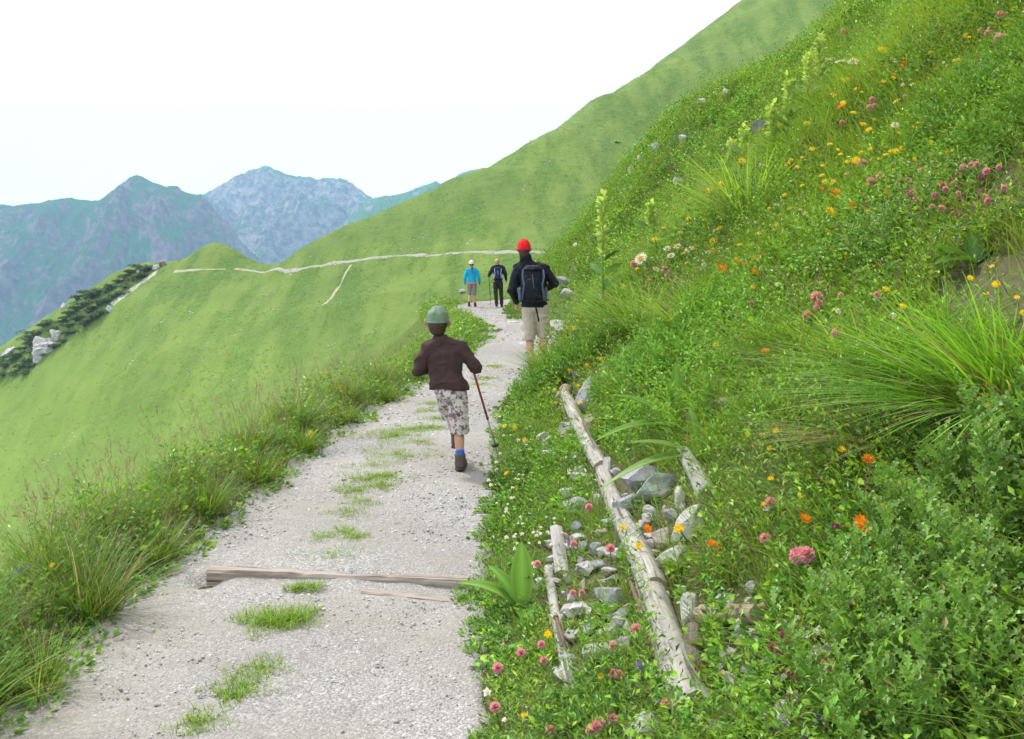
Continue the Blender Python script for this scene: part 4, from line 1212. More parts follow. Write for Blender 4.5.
broad_plant(628, 240, [(.42, .13, 100, 80, .1), (.34, .11, 200, 50, .4), (.34, .11, 10, 50, .4)], 'broad-leaved plant right of the tall spotted flower spike', (.10, .23, .04))

rq = np.random.default_rng(5)
for i in range(46):
    if i < 30: px, py = rq.uniform(600, 1010), rq.uniform(120, 520)
    else: px, py = rq.uniform(495, 800), rq.uniform(520, 735)
    h = hit(px, py, .02, 1.3)
    if h is None or h[0] < fR(h[1]) + .1 or ((px - 1000) / 70) ** 2 + ((py - 305) / 60) ** 2 < 1: continue
    far = max(1.0, h[1] / 4.5) ** .6; n = int(rq.integers(5, 10)); L0 = rq.uniform(.055, .13) * far
    c0 = np.array([(.15, .31, .045), (.10, .24, .035), (.20, .36, .05), (.12, .26, .07)][rq.integers(0, 4)])
    broad_plant(px, py, [(L0 * rq.uniform(.7, 1.15), L0 * rq.uniform(.38, .62), k * 360 / n + rq.uniform(-20, 20), rq.uniform(15, 70), rq.uniform(.3, 1.0)) for k in range(n)],
                'low leafy rosette ' + ('on the upper bank' if py < 240 else 'on the middle of the bank' if py < 430 else 'in the herb strip left of the big log' if px < 660 else 'low on the bank right of the big log'), tuple(c0), .03, 'leafy rosettes on the bank')

# tall pale-green flower spikes
def spike(px, py, top, lab, up=0.02, s_=1.0):
    h = hit(px, py, up); hgt = (py - top) / FPX * h[1] * 1.02; s_ = s_ * max(.8, h[1] / 9); root = empty('gentian_spike', (h[0], h[1], h[2])); tag(root, lab, 'flower spike', 'tall pale green flower spikes on the bank')
    bm = bmesh.new(); tube(bm, (0, 0, 0), (-.02, 0, hgt), .008 * s_, .005 * s_); bm_obj('stem', bm, flat_mat('green_stem', (.14, .26, .06), .5), root)
    L = []
    for k in range(6):
        f = .55 + .45 * k / 5; n = 18
        a = rng.uniform(0, 6.28, n); P = np.stack([np.cos(a) * .012 - .02 * f, np.sin(a) * .012, np.full(n, hgt * f)], -1)
        P[:, 2] += rng.normal(0, .03 * s_, n); D = np.stack([np.cos(a), np.sin(a), rng.uniform(.3, 2.2, n)], -1)
        C = np.array([(.46, .61, .16)]) * rng.uniform(.7, 1.15, (n, 1))
        L.append(leaves(P, D, np.full(n, .070) * s_ * (1 - .2 * f), np.full(n, .034) * s_, C))
    veg('blossom', L, PETAL, root)
    L = []
    for k in range(4):
        a = rng.uniform(0, 6.28, 2); f = .08 + .13 * k; P = np.stack([a * 0, a * 0, a * 0 + hgt * f], -1)
        D = np.stack([np.cos(a), np.sin(a), np.full(2, .8)], -1); L.append(leaves(P, D, np.full(2, .17) * s_, np.full(2, .07) * s_, np.array([(.10, .23, .05)] * 2)))
    veg('leaf', L, LEAF, root)
spike(603, 312, 203, 'tallest pale green flower spike, standing clear against the far slope right of the man', s_=1.25)
for i, (x, y, hh) in enumerate([(788, 150, 88), (808, 122, 64), (819, 105, 47), (772, 158, 114), (744, 172, 138), (732, 176, 150), (651, 244, 210)]):
    spike(x, y, hh, ['pale flower spike beside the dark grey rock of the upper bank', 'second pale flower spike right of the dark grey rock', 'uppermost pale flower spike on the bank', 'short pale flower spike just left of the dark grey rock',
                     'pale round flower head left of the dark grey rock', 'small pale flower head lowest left of the dark grey rock', 'slim pale flower spike between the tallest spike and the daisies'][i], s_=1.15)

# spiny thistle bush
def spiny_template():
    mid = []; V = [(0, 0, 0)]; C = [0]; F = []
    n = 5
    for k in range(n):
        t0 = (k + .1) / n; w = .26 * math.sin(math.pi * min(1, .15 + t0 * .85)) + .05
        V += [(t0, 0, .0), (t0 + .02, w * .38, .02), (t0 + .13, w, .075 * (-1) ** k + .05), (t0 + .02, -w * .38, .02), (t0 + .13, -w, .075 * (-1) ** (k + 1) + .05)]
        C += [0, .15, 1, .15, 1]
    V.append((1.06, 0, .03)); C.append(1); last = len(V) - 1
    for k in range(n):
        b = 1 + 5 * k; nb = 1 + 5 * (k + 1) if k < n - 1 else last
        a1 = b + 1; s1 = b + 2; a2 = b + 3; s2 = b + 4
        na1 = nb + 1 if k < n - 1 else last; na2 = nb + 3 if k < n - 1 else last
        F += [(b, nb, na1) if k < n - 1 else (b, last, a1), (b, na1, a1) if k < n - 1 else (b, last, s1), (a1, na1, s1), (b, na2, nb) if k < n - 1 else (b, a2, last), (b, a2, na2) if k < n - 1 else (b, s2, last), (a2, s2, na2)]
    F += [(0, 1, 2), (0, 4, 1)]
    return np.array(V, float), np.array(F), np.array(C, float)
TV, TF, TC = spiny_template()
def frames(D, roll=None):
    D = unit(D); n = len(D); up = np.array([0, 0, 1.0]) + rng.normal(0, .5, (n, 3)); S = unit(np.cross(up, D)); N = np.cross(D, S)
    return np.stack([D, S, N], -1)
def stamp2(TV_, TF_, P, D, S, C, CT=None, wide=1.0):
    M = frames(D); T = TV_ * np.array([1, wide, 1])
    V = np.einsum('nij,kj->nki', M, T) * S[:, None, None] + P[:, None, :]
    F = np.arange(len(P))[:, None, None] * len(TV_) + TF_[None]
    CC = np.repeat(C, len(TV_), 0)
    if CT is not None: CC = CC * (1 - .6 * np.tile(TC, len(P)))[:, None] + .6 * np.tile(TC, len(P))[:, None] * CT
    return V.reshape(-1, 3), F.reshape(-1, 3), CC

THP = np.array([(1010, 445), (985, 470), (960, 490), (935, 520), (915, 560), (890, 590), (870, 620), (880, 660), (910, 620), (940, 580), (965, 545), (1000, 520), (1015, 580), (980, 600), (950, 640), (920, 680), (895, 710), (930, 735), (960, 700), (990, 660), (1015, 640), (860, 690), (1000, 715), (970, 560), (905, 650), (940, 610), (1020, 490), (868, 735)], float)
def thistle_bush():
    pts = []
    for x, y in THP:
        for _ in range(5):
            h = hit(x + rng.normal(0, 12), y + rng.normal(0, 12), .13, .95)
            if h: pts.append(h)
    pts = np.array(pts); c = pts.mean(0)
    root = empty('thistle_bush', tuple(c)); tag(root, 'dense bush of spiny grey-green pale-edged leaves filling the lower right corner', 'thistle bush')
    q = pts - c; n = len(q); K = 40
    base = np.repeat(q, K, 0); m = len(base); f = np.tile(np.arange(K) / K, n)
    le = np.repeat(rng.normal(0, .22, (n, 2)), K, 0); le[:, 0] -= .25
    hg = .30 * f * np.repeat(rng.uniform(.75, 1.15, n), K)
    P = base + np.stack([le[:, 0] * hg, le[:, 1] * hg, hg - .02], -1)
    a = np.tile(np.arange(K) * 2.4, n) + np.repeat(rng.uniform(0, 6.28, n), K)
    D = np.stack([np.cos(a), np.sin(a), .25 + .9 * f + rng.normal(0, .15, m)], -1)
    C = np.array([(.13, .30, .045)]) * rng.uniform(.7, 1.35, (m, 1))
    veg('leaves', [stamp2(TV, TF, P, D, rng.uniform(.044, .074, m) * (1.15 - .4 * f), C, np.array([(.46, .54, .20)]), .72)], LEAF, root)
    b = blades(q - np.array([0, 0, .02]), np.full(n, np.pi), np.full(n, .32), np.full(n, .008), np.full(n, .2), np.full(n, .1), np.array([(.16, .24, .08)] * n), 3)
    veg('stems', [b], LEAF, root)
thistle_bush()

def feathery(name, px, py, L, n, r, lab, up=.02, cc=(.19, .36, .045)):
    """low bush of finely divided leaves"""
    h = hit(px, py, up); root = empty(name, h); tag(root, lab, 'bush', 'bushy plants on the right bank')
    a = rng.uniform(0, 6.28, n); q = r * np.sqrt(rng.random(n)); B = np.stack([np.cos(a) * q, np.sin(a) * q * .8, 0 * q], -1)
    for i in range(n): B[i, 2] = H1(h[0] + B[i, 0], h[1] + B[i, 1]) - h[2]
    az = a + rng.normal(0, .5, n); D = unit(np.stack([np.cos(az) * .6 * q / r - .25, np.sin(az) * .6 * q / r, np.ones(n)], -1))
    K = 24; f = np.tile(np.linspace(.15, 1, K), n); Dr = np.repeat(D, K, 0)
    P = np.repeat(B, K, 0) + Dr * (L * f)[:, None]; P[:, 2] -= .15 * L * f ** 2
    side = unit(np.cross(Dr, np.array([0, 0, 1.0]) + rng.normal(0, .4, Dr.shape))) * np.tile([1, -1], n * K // 2)[:, None]
    D2 = side + Dr * .7 + rng.normal(0, .25, Dr.shape); m = len(P)
    C = np.array([cc]) * rng.uniform(.65, 1.5, (m, 1))
    ln = L * .24 * (1.15 - .8 * f) * rng.uniform(.8, 1.3, m)
    veg('leaves', [small_leaves(P, D2, ln, ln * .26, C)], LEAF, root)
    veg('stems', [blades(B, az, np.full(n, L), np.full(n, .004), np.full(n, .3), np.full(n, .1), np.array([(.13, .2, .06)] * n), 2)], LEAF, root)
feathery('feathery_bush', 690, 350, .42, 110, .42, 'feathery light green bush in the middle of the bank, above the long-leaved plant', cc=(.17, .36, .055))
feathery('feathery_bush', 640, 372, .30, 60, .30, 'feathery bush on the bank above the upper end of the big log', cc=(.16, .34, .06))
feathery('feathery_bush', 735, 385, .34, 70, .34, 'feathery bush right of the long-leaved plant on the bank')
feathery('feathery_bush', 590, 705, .10, 110, .16, 'low blue-green feathery plant near the bottom of the herb strip', cc=(.10, .24, .07))
feathery('feathery_bush', 985, 95, .38, 110, .42, 'dark leafy bush at the top right, under the pale pink flowers', cc=(.12, .26, .035))
feathery('feathery_bush', 1010, 140, .34, 80, .36, 'dark bush overhanging the hollow at the right edge', cc=(.13, .27, .035))
feathery('feathery_bush', 935, 60, .30, 80, .4, 'grey-green bush left of the dark one at the top right', cc=(.19, .34, .05))
feathery('feathery_bush', 850, 225, .35, 110, .5, 'soft green bush below the orange flowers of the upper bank', cc=(.18, .34, .04))
feathery('feathery_bush', 925, 225, .32, 80, .35, 'silvery green bush below the purple flowers', cc=(.17, .31, .075))
feathery('feathery_bush', 548, 388, .34, 60, .26, 'leafy bush at the gravel edge in front of the boots of the man', .02, (.15, .32, .045))
feathery('feathery_bush', 572, 372, .40, 60, .32, 'leafy bush just below the whitish slab by the shorts of the man', .02, (.13, .29, .045))
feathery('feathery_bush', 570, 455, .16, 70, .22, 'bright leafy plant spilling over the left side of the upper log', .02, (.18, .38, .05))
feathery('feathery_bush', 830, 560, .13, 120, .18, 'soft bright green plant right of the double pink flower', cc=(.14, .30, .04))

# dark red leaved plants by the cut timber
def cushion(name, px, py, r, n, cols, lab, cat, up=.01, lw=(.012, .022), tall=.07, grp=None):
    h = hit(px, py, up); root = empty(name, h); tag(root, lab, cat, grp)
    a = rng.uniform(0, 6.28, n); q = r * np.sqrt(rng.random(n)); P = np.stack([np.cos(a) * q, np.sin(a) * q, 0 * q], -1)
    P[:, 2] = H(h[0] + P[:, 0], h[1] + P[:, 1]) - h[2] + rng.random(n) * tall
    D = rng.normal(0, 1, (n, 3)); D[:, 2] = np.abs(D[:, 2]) + .3
    C = np.array(cols)[rng.integers(0, len(cols), n)] * rng.uniform(.7, 1.3, (n, 1))
    ln = rng.uniform(*lw, n)
    veg('leaves', [small_leaves(P, D, ln, ln * .6, C)], LEAF, root)
    return root
cushion('red_leaved_plant', 708, 640, .06, 120, [(.20, .03, .03), (.12, .05, .03), (.09, .17, .03)], 'dark red leaved plant hanging over the cut end of the timber', 'plant')
cushion('red_leaved_plant', 697, 690, .05, 110, [(.34, .08, .06), (.20, .05, .04)], 'rust-red leaved plant beside the lower end of the big log', 'plant', .02)
cushion('thyme_cushion', 790, 655, .10, 420, [(.16, .02, .07), (.10, .015, .05), (.07, .14, .03), (.26, .05, .14)], 'dark crimson flower cushion between the crossing timber and the thistle bush', 'flower cushion', .03, (.007, .013), .08)
cushion('thyme_cushion', 958, 185, .22, 420, [(.42, .18, .42), (.50, .25, .50), (.08, .18, .03)], 'purple flower cushion below the hollow at the right edge', 'flower cushion', .06, (.012, .022), .10)
cushion('thyme_cushion', 905, 182, .28, 320, [(.46, .25, .44), (.55, .36, .52), (.08, .2, .03)], 'pale lilac flower cushion left of the purple one', 'flower cushion', .06, (.012, .022), .12)
cushion('yellow_herb', 548, 632, .06, 160, [(.62, .58, .04), (.45, .50, .05), (.12, .25, .03)], 'yellow-green flowering herb right of the broad-leaved plant by the gravel', 'plant', .02, (.007, .012), .12)
cushion('yellow_herb', 900, 492, .10, 240, [(.60, .60, .06), (.42, .50, .06), (.12, .25, .03)], 'yellow-green flowering herb between the big tussock and the thistle bush', 'plant', .04, (.008, .015), .14)
cushion('yellow_herb', 735, 500, .07, 160, [(.60, .58, .06), (.12, .25, .03)], 'yellow-green herb above the orange flower', 'plant', .04, (.008, .015), .10)
cushion('white_flower_mat', 572, 552, .09, 260, [(.62, .62, .52), (.40, .46, .25), (.12, .24, .04)], 'mat of small cream flowers beside the upright grey board', 'flower cushion', .03, (.007, .013), .06)
cushion('white_flower_mat', 770, 225, .30, 300, [(.66, .66, .58), (.10, .22, .04), (.10, .22, .04)], 'loose mat of small white flowers on the upper bank right of the daisies', 'flower cushion', .08, (.018, .03), .14)

# ------------------------------------------------------------------ flowers
STEMM = flat_mat('flower_stem', (.12, .20, .05), .6)
def petal_ring(n, L, W, rise, c, z=0, r0=.0, curl=0):
    a = np.arange(n) * 2 * np.pi / n; P = np.stack([np.cos(a) * r0, np.sin(a) * r0, np.full(n, z)], -1)
    D = np.stack([np.cos(a), np.sin(a), np.full(n, rise)], -1)
    return small_leaves(P, D, np.full(n, L), np.full(n, W), np.array([c]) * rng.uniform(.85, 1.12, (n, 1)), .12)
def ball(r, n, c, z=0, stretch=1.0):
    i = np.arange(n); ph = np.arccos(1 - 2 * (i + .5) / n); th = i * 2.39996
    D = np.stack([np.cos(th) * np.sin(ph), np.sin(th) * np.sin(ph), np.cos(ph) * stretch], -1)
    P = D * r * .22; P[:, 2] += z
    return small_leaves(P, D + rng.normal(0, .1, D.shape), np.full(n, r * .85), np.full(n, r * .62), np.array([c]) * rng.uniform(.7, 1.25, (n, 1)))
KIND = {
 'orange_hawkweed': (lambda: [petal_ring(16, .017, .007, .25, (.85, .26, .01)), petal_ring(11, .011, .005, .6, (.90, .38, .02), .003)], 'centre', lambda: [ball(.004, 14, (.8, .42, .03), .003)], 'flower'),
 'yellow_flower': (lambda: [petal_ring(13, .014, .006, .3, (.90, .62, .01)), petal_ring(8, .009, .005, .7, (.92, .68, .03), .002)], 'centre', lambda: [ball(.004, 12, (.80, .42, .01), .002)], 'flower'),
 'daisy': (lambda: [petal_ring(18, .015, .006, .10, (.80, .79, .80))], 'centre', lambda: [ball(.0065, 20, (.75, .55, .05), .002, .5)], 'daisy'),
 'pink_clover': (lambda: [ball(.015, 90, (.76, .36, .52), .010, 1.1)], 'calyx', lambda: [petal_ring(5, .009, .005, .4, (.12, .22, .06), -.003)], 'clover'),
 'white_flower': (lambda: [petal_ring(5, .011, .010, .35, (.80, .78, .80)), petal_ring(5, .009, .008, .8, (.78, .76, .78), .003)], 'calyx', lambda: [ball(.0045, 14, (.45, .32, .32), -.004, 1.4)], 'flower'),
 'purple_flower': (lambda: [petal_ring(5, .013, .011, .45, (.28, .16, .62)), petal_ring(5, .009, .007, .9, (.34, .20, .66), .003)], 'centre', lambda: [ball(.003, 8, (.6, .55, .3), .003)], 'flower'),
 'magenta_flower': (lambda: [ball(.0085, 34, (.45, .10, .26), .006)], 'calyx', lambda: [petal_ring(4, .006, .004, .4, (.12, .2, .06), -.002)], 'flower'),
}
protos = {}
def flower(kind, px, py, label, s=1.0, hgt=.10, group=None):
    h = hit(px, py, hgt, 1.0)
    if h is None: return
    bl, pn, cf, cat = KIND[kind]
    if kind not in protos:
        root = empty(kind)
        bm = bmesh.new(); tube(bm, (.03, .0, -.20), (.008, 0, -.06), .0020, .0017, 6); tube(bm, (.008, 0, -.06), (0, 0, 0), .0019, .0016, 6); bm_obj('stem', bm, STEMM, root)
        b = veg('blossom', bl(), PETAL, root); veg(pn, cf(), PETAL, b)
        protos[kind] = root; o = root
    else: o = copy_tree(protos[kind])
    o.location = (h[0], h[1], h[2] + hgt)
    o.scale = (s, s, s); o.rotation_euler = (rng.uniform(.35, 1.0), rng.uniform(-.65, .1), rng.uniform(-.5, .5))
    tag(o, label, cat, group or None)
    return o

def place_all(kind, items, group, s0, hgt, lab_fn):
    s0 = s0 * 1.7
    for it in items:
        x, y = it[0], it[1]; s_ = it[2] if len(it) > 2 else 1.0
        lab = it[3] if len(it) > 3 else lab_fn(x, y)
        hh = hit(x, y, hgt, 1.0)
        if hh is None: continue
        off = hh[0] - float(fR(hh[1])); g = hgt * (1.15 if off < .5 else 1.15 + .9 * min(1, (off - .5) / .6) + .03 * max(0, hh[1] - 5))
        flower(kind, x, y, lab, s_ * s0 * max(1.0, (hh[1] / 4.5) ** .7), g, group)
def zone(x, y, c):
    if x < 500 and y > 340 and x < 420: return c + ' on the left verge'
    if x < 600 and y < 500: return c + ' at the right edge of the gravel'
    if x < 690 and y > 480: return c + ' in the herb strip left of the big log'
    if y > 430: return c + ' low on the bank right of the big log'
    if y < 135: return c + ' high on the bank'
    if y < 240: return c + ' on the upper bank'
    return c + ' on the middle of the bank'
place_all('orange_hawkweed', [(864, 527, 1.45, 'largest deep orange flower, just left of the thistle bush'), (713, 546, 1.1, 'bright orange flower right of the pale rocks above the big log'), (805, 522, .8, 'small orange flower right of the crossed twigs, left of the largest orange one'),
    (852, 211, 1.0), (836, 194, 1.2), (887, 194, 1.0), (841, 108, .9), (721, 271, 1.5, 'wide orange-yellow flower right of the daisies'), (755, 260, 1.1), (763, 258, .9), (756, 273, .8), (868, 462, .9, 'brown-orange withered flower among the dry blades of the tussock'), (835, 192, .9), (765, 353, .9), (647, 530, .9, 'dull orange flower half hidden left of the pale rocks')],
    'orange flowers on the right bank', 1.0, .10, lambda x, y: zone(x, y, 'orange flower'))
Y_ = [(679, 531, 1.25, 'yellow flower in front of the pale rock above the big log'), (639, 547, 1.0, 'yellow flower touching the right side of the big log'), (623, 529, .9, 'yellow flower just above the one touching the big log'), (747, 435, .9), (548, 635, .9), (601, 678, .6), (524, 716, .6),
      (931, 54), (882, 51), (892, 20), (922, 1), (910, 6), (897, 102), (927, 101), (918, 107), (933, 117), (936, 126), (853, 114), (863, 125), (856, 162, 1.3), (902, 150), (896, 153), (790, 161), (788, 165), (932, 92), (846, 81), (825, 183), (807, 124), (797, 168),
      (830, 212, 1.4), (851, 205, 1.2), (885, 290, 1.1), (903, 308), (713, 242, 1.2), (720, 229, 1.1), (716, 232), (721, 185), (710, 190), (575, 329, 1.2), (541, 348, 1.4), (535, 372, .8), (551, 367, .8), (546, 374, .8), (540, 381, .8), (531, 392, .8), (570, 371, .8), (505, 426, .8), (515, 428, .8), (507, 474, .9),
      (559, 381, .7), (562, 352, .8), (548, 360, .7), (560, 397, .7), (525, 440, .7), (745, 470, .7), (884, 510, .8), (898, 489, .8), (987, 386, .8), (983, 400, .8), (991, 405, .7), (763, 130, .8), (742, 162, .8), (690, 200, .9), (655, 240, .8), (668, 285, .7), (700, 300, .7), (812, 150, .8), (776, 186, .8), (830, 145, .8), (822, 176, .8), (872, 70, .8), (905, 60, .8), (785, 195, .8), (870, 150, .7), (960, 60, .8),
      (341, 388, 1.2, 'yellow flower on the left verge level with the boy'), (311, 434, 1.2, 'yellow flower on the left verge nearer than the boy'), (53, 567, .9, 'small yellow flower at the far left verge')]
place_all('yellow_flower', Y_, 'small yellow flowers', .95, .10, lambda x, y: zone(x, y, 'small yellow flower'))
place_all('daisy', [(641, 259, 1.2, 'leftmost daisy of the group on the bank'), (656, 270, 1.0, 'lowest daisy of the group on the bank'), (671, 256), (677, 247), (667, 249), (689, 250, 1.1, 'rightmost large daisy of the group on the bank'), (704, 265, .7), (708, 253, .7), (575, 245, .8, 'single white daisy on the skyline right of the red cap'), (778, 285, .7),
    (832, 59), (838, 62), (853, 62), (845, 60), (895, 126, 1, 'single white daisy below the bluish-green tussock'), (826, 60, .8), (760, 165, .6), (893, 316, .7), (838, 312, .7)],
    'white daisies on the right bank', 1.0, .13, lambda x, y: 'white daisy in the row high on the bank' if y < 100 else 'white daisy in the group right of the tall flower spike')
place_all('pink_clover', [(968, 442, 1.0, 'pink clover head just above the thistle bush'), (796, 560, 1.25, 'left head of the double pink flower near the crimson cushion'), (805, 558, 1.15, 'right head of the double pink flower near the crimson cushion'), (765, 543, .85, 'pink flower left of the double pink flower'),
    (862, 167, 1.0), (881, 179), (870, 185), (893, 179), (887, 182, .8), (818, 301, 1.3, 'round pale pink clover in the middle of the bank'), (805, 318, .9), (837, 335, .9), (937, 199, .8), (840, 333, .7), (610, 551, .9, 'pink flower against the left side of the big log'), (590, 509, .8), (636, 635, 1.0, 'pink and white flower at the right end of the grey timber block'),
    (521, 654, .8), (498, 670, .9, 'pink flower at the gravel edge below the broad-leaved plant'), (544, 662, .7), (612, 677, .7), (618, 676, .7), (612, 722, .7), (597, 731, .9), (602, 727, .8), (592, 735, .7), (549, 734, .7), (495, 711, .8), (667, 707, .7), (828, 671, .8, 'closed pink bud left of the thistle bush, above a white rock'), (771, 505, .9, 'long pinkish bud on a bent stalk above the crimson cushion'), (932, 513, .9, 'pale pink flower at the upper left of the thistle bush'),
    (1001, 42, 1.2, 'largest pale pink flower below the top right corner'), (1000, 19, 1.0, 'upper pale pink flower in the top right corner'), (987, 37, .9, 'pale pink flower left of the largest one in the top right corner'), (843, 33, .9), (824, 72, .8), (684, 285, .7), (650, 283, .6)],
    'pink clover and pink flowers', .95, .09, lambda x, y: zone(x, y, 'pink flower head'))
place_all('magenta_flower', [(838, 530, 1.1, 'single magenta flower left of the largest orange flower'), (732, 529, 1.1), (737, 525, 1.0), (729, 533, .9), (780, 648, .8), (790, 640, .8), (772, 660, .8), (800, 655, .8), (785, 672, .8), (795, 680, .8), (770, 640, .7), (803, 632, .8), (789, 700, .7), (950, 184, 1.3), (957, 218, 1.3), (947, 212, 1.2), (975, 210, 1.1), (960, 178, 1.3), (970, 172, 1.1), (980, 180, 1)],
    'small magenta flowers', 1.0, .06, lambda x, y: 'small magenta flower in the group right of the orange one' if x < 745 else 'tiny crimson flower in the cushion left of the thistle bush' if y > 500 else 'small purple-pink flower beneath the hollow at the right edge')
place_all('purple_flower', [(640, 668, 1.2, 'violet bell flower left of the lower end of the big log'), (569, 545, .8, 'small violet flower beside the upright grey board'), (814, 722, 1.0, 'violet flower left of the white rock at the bottom'), (775, 728, .8), (804, 736, .8), (18, 573, 1.3), (26, 569, 1.2), (10, 580, 1.1), (40, 562, 1)],
    'violet flowers', 1.0, .10, lambda x, y: 'violet flower in the clump at the far left edge' if x < 100 else 'small violet flower at the bottom edge')
place_all('white_flower', [(819, 636, 1.0, 'upper white flower between crimson cushion and thistle bush'), (815, 656, 1.0, 'lower white flower between crimson cushion and thistle bush'), (861, 716, 1.1, 'white flower in front of the lower thistle bush'), (487, 694, 1.1, 'white flower at the very edge of the gravel near the bottom'), (738, 625, .6), (825, 722, .8), (505, 723, .7)],
    None, 1.0, .09, lambda x, y: 'small white flower between the crossing timber and crimson cushion' if x < 800 and x > 700 else 'white flower beside the violet ones at the bottom' if x > 700 else 'small white flower at the gravel edge in the bottom row')
rs = np.random.default_rng(11); W_ = []
for cx, cy_, a, b, n in [(520, 430, 18, 26, 16), (508, 500, 14, 26, 14), (525, 545, 24, 24, 22), (545, 530, 14, 14, 8), (495, 470, 8, 20, 6), (562, 470, 12, 14, 5), (790, 222, 30, 18, 26), (905, 70, 22, 14, 20), (940, 160, 24, 10, 18), (720, 205, 20, 16, 10), (800, 690, 40, 40, 10), (690, 260, 30, 20, 8)]:
    for _ in range(n): W_.append((cx + rs.normal(0, a * .6), cy_ + rs.normal(0, b * .6), rs.uniform(.55, .9)))
place_all('white_flower', W_, 'small whitish flowers in loose drifts', .85, .08, lambda x, y: 'small whitish-pink flower in the drift beside the gravel' if x < 620 else 'small white flower in the drifts of the upper bank')

def drift(regs):
    out = []
    for cx, cy_, a, b, n in regs:
        for _ in range(n): out.append((cx + rs.normal(0, a * .6), cy_ + rs.normal(0, b * .6), rs.uniform(.6, 1.0)))
    return out
place_all('yellow_flower', drift([(900, 120, 70, 50, 26), (830, 190, 50, 40, 18), (740, 220, 60, 50, 14), (680, 250, 60, 40, 12), (980, 300, 30, 60, 6), (600, 330, 40, 40, 10), (560, 400, 25, 25, 10), (800, 480, 60, 40, 8), (720, 330, 60, 40, 8), (940, 30, 50, 20, 6)]), 'small yellow flowers', .85, .10, lambda x, y: zone(x, y, 'small yellow flower'))
place_all('pink_clover', drift([(900, 180, 50, 25, 16), (960, 190, 30, 25, 14), (640, 300, 60, 40, 8), (560, 600, 40, 60, 6), (800, 300, 60, 40, 6), (1000, 40, 12, 20, 4), (880, 100, 50, 30, 6)]), 'pink clover and pink flowers', .75, .09, lambda x, y: zone(x, y, 'pink flower head'))
place_all('orange_hawkweed', drift([(840, 205, 30, 20, 6), (740, 265, 40, 20, 4), (890, 70, 50, 40, 6)]), 'orange flowers on the right bank', .8, .10, lambda x, y: zone(x, y, 'orange flower'))
place_all('magenta_flower', drift([(780, 655, 18, 25, 16), (955, 190, 30, 18, 14), (730, 530, 12, 12, 4), (18, 575, 12, 8, 6)]), 'small magenta flowers', 1.0, .06, lambda x, y: 'small magenta flower in the clump at the far left edge' if x < 100 else 'small magenta flower in the group right of the orange one' if x < 760 and y < 560 else 'tiny crimson flower in the cushion left of the thistle bush' if y > 500 else 'small purple-pink flower beneath the hollow at the right edge')

# ------------------------------------------------------------------ rocks
def rock_mesh(seed, sub=3, cuts=11, sq=(1, 1, .7)):
    r = np.random.default_rng(seed); V, F = ico(sub); V = V.copy()
    for _ in range(cuts):
        n = unit(r.normal(0, 1, 3)); d = r.uniform(.45, .8); e = V @ n; k = e > d; V[k] -= np.outer(e[k] - d, n)
    V = V * (1 + .07 * fbm(V[:, 0] * 2.5 + seed, V[:, 1] * 2.5 + V[:, 2] * 1.7, 3, seed % 50))[:, None] * np.array(sq)
    return V, F
RC = {'w': (.50, .49, .47), 'g': (.34, .35, .38), 'd': (.24, .24, .25), 't': (.36, .30, .23), 'p': (.46, .38, .36)}
def rock(px, py, wpx, hpx, lab, c='w', up=.03, yaw=0, roll=0, sub=3, flat=.7, group='rocks on the bank'):
    h = hit(px, py + hpx * .25, up, 1.0)
    if h is None: return
    k = FPX / h[1]
    w, t = wpx / k / 2, hpx / k / 2
    V, F = rock_mesh(int(px * 7 + py), sub, 20); V = V / np.abs(V).max(0)
    me = np_mesh('rock', V * np.array([w, max(w, t) * flat, t]) * 1.12, F, np.array([RC[c]]) * np.ones((len(V), 1)), False, STONE)
    o = link('rock', me); o.location = (h[0], h[1], h[2] + up + t * .15); o.rotation_euler = (R_(-10), R_(roll), R_(yaw))
    OBST.append((h[0], h[1], h[0], h[1] - .02, w * .75 + .02))
    return tag(o, lab, 'rock', group)
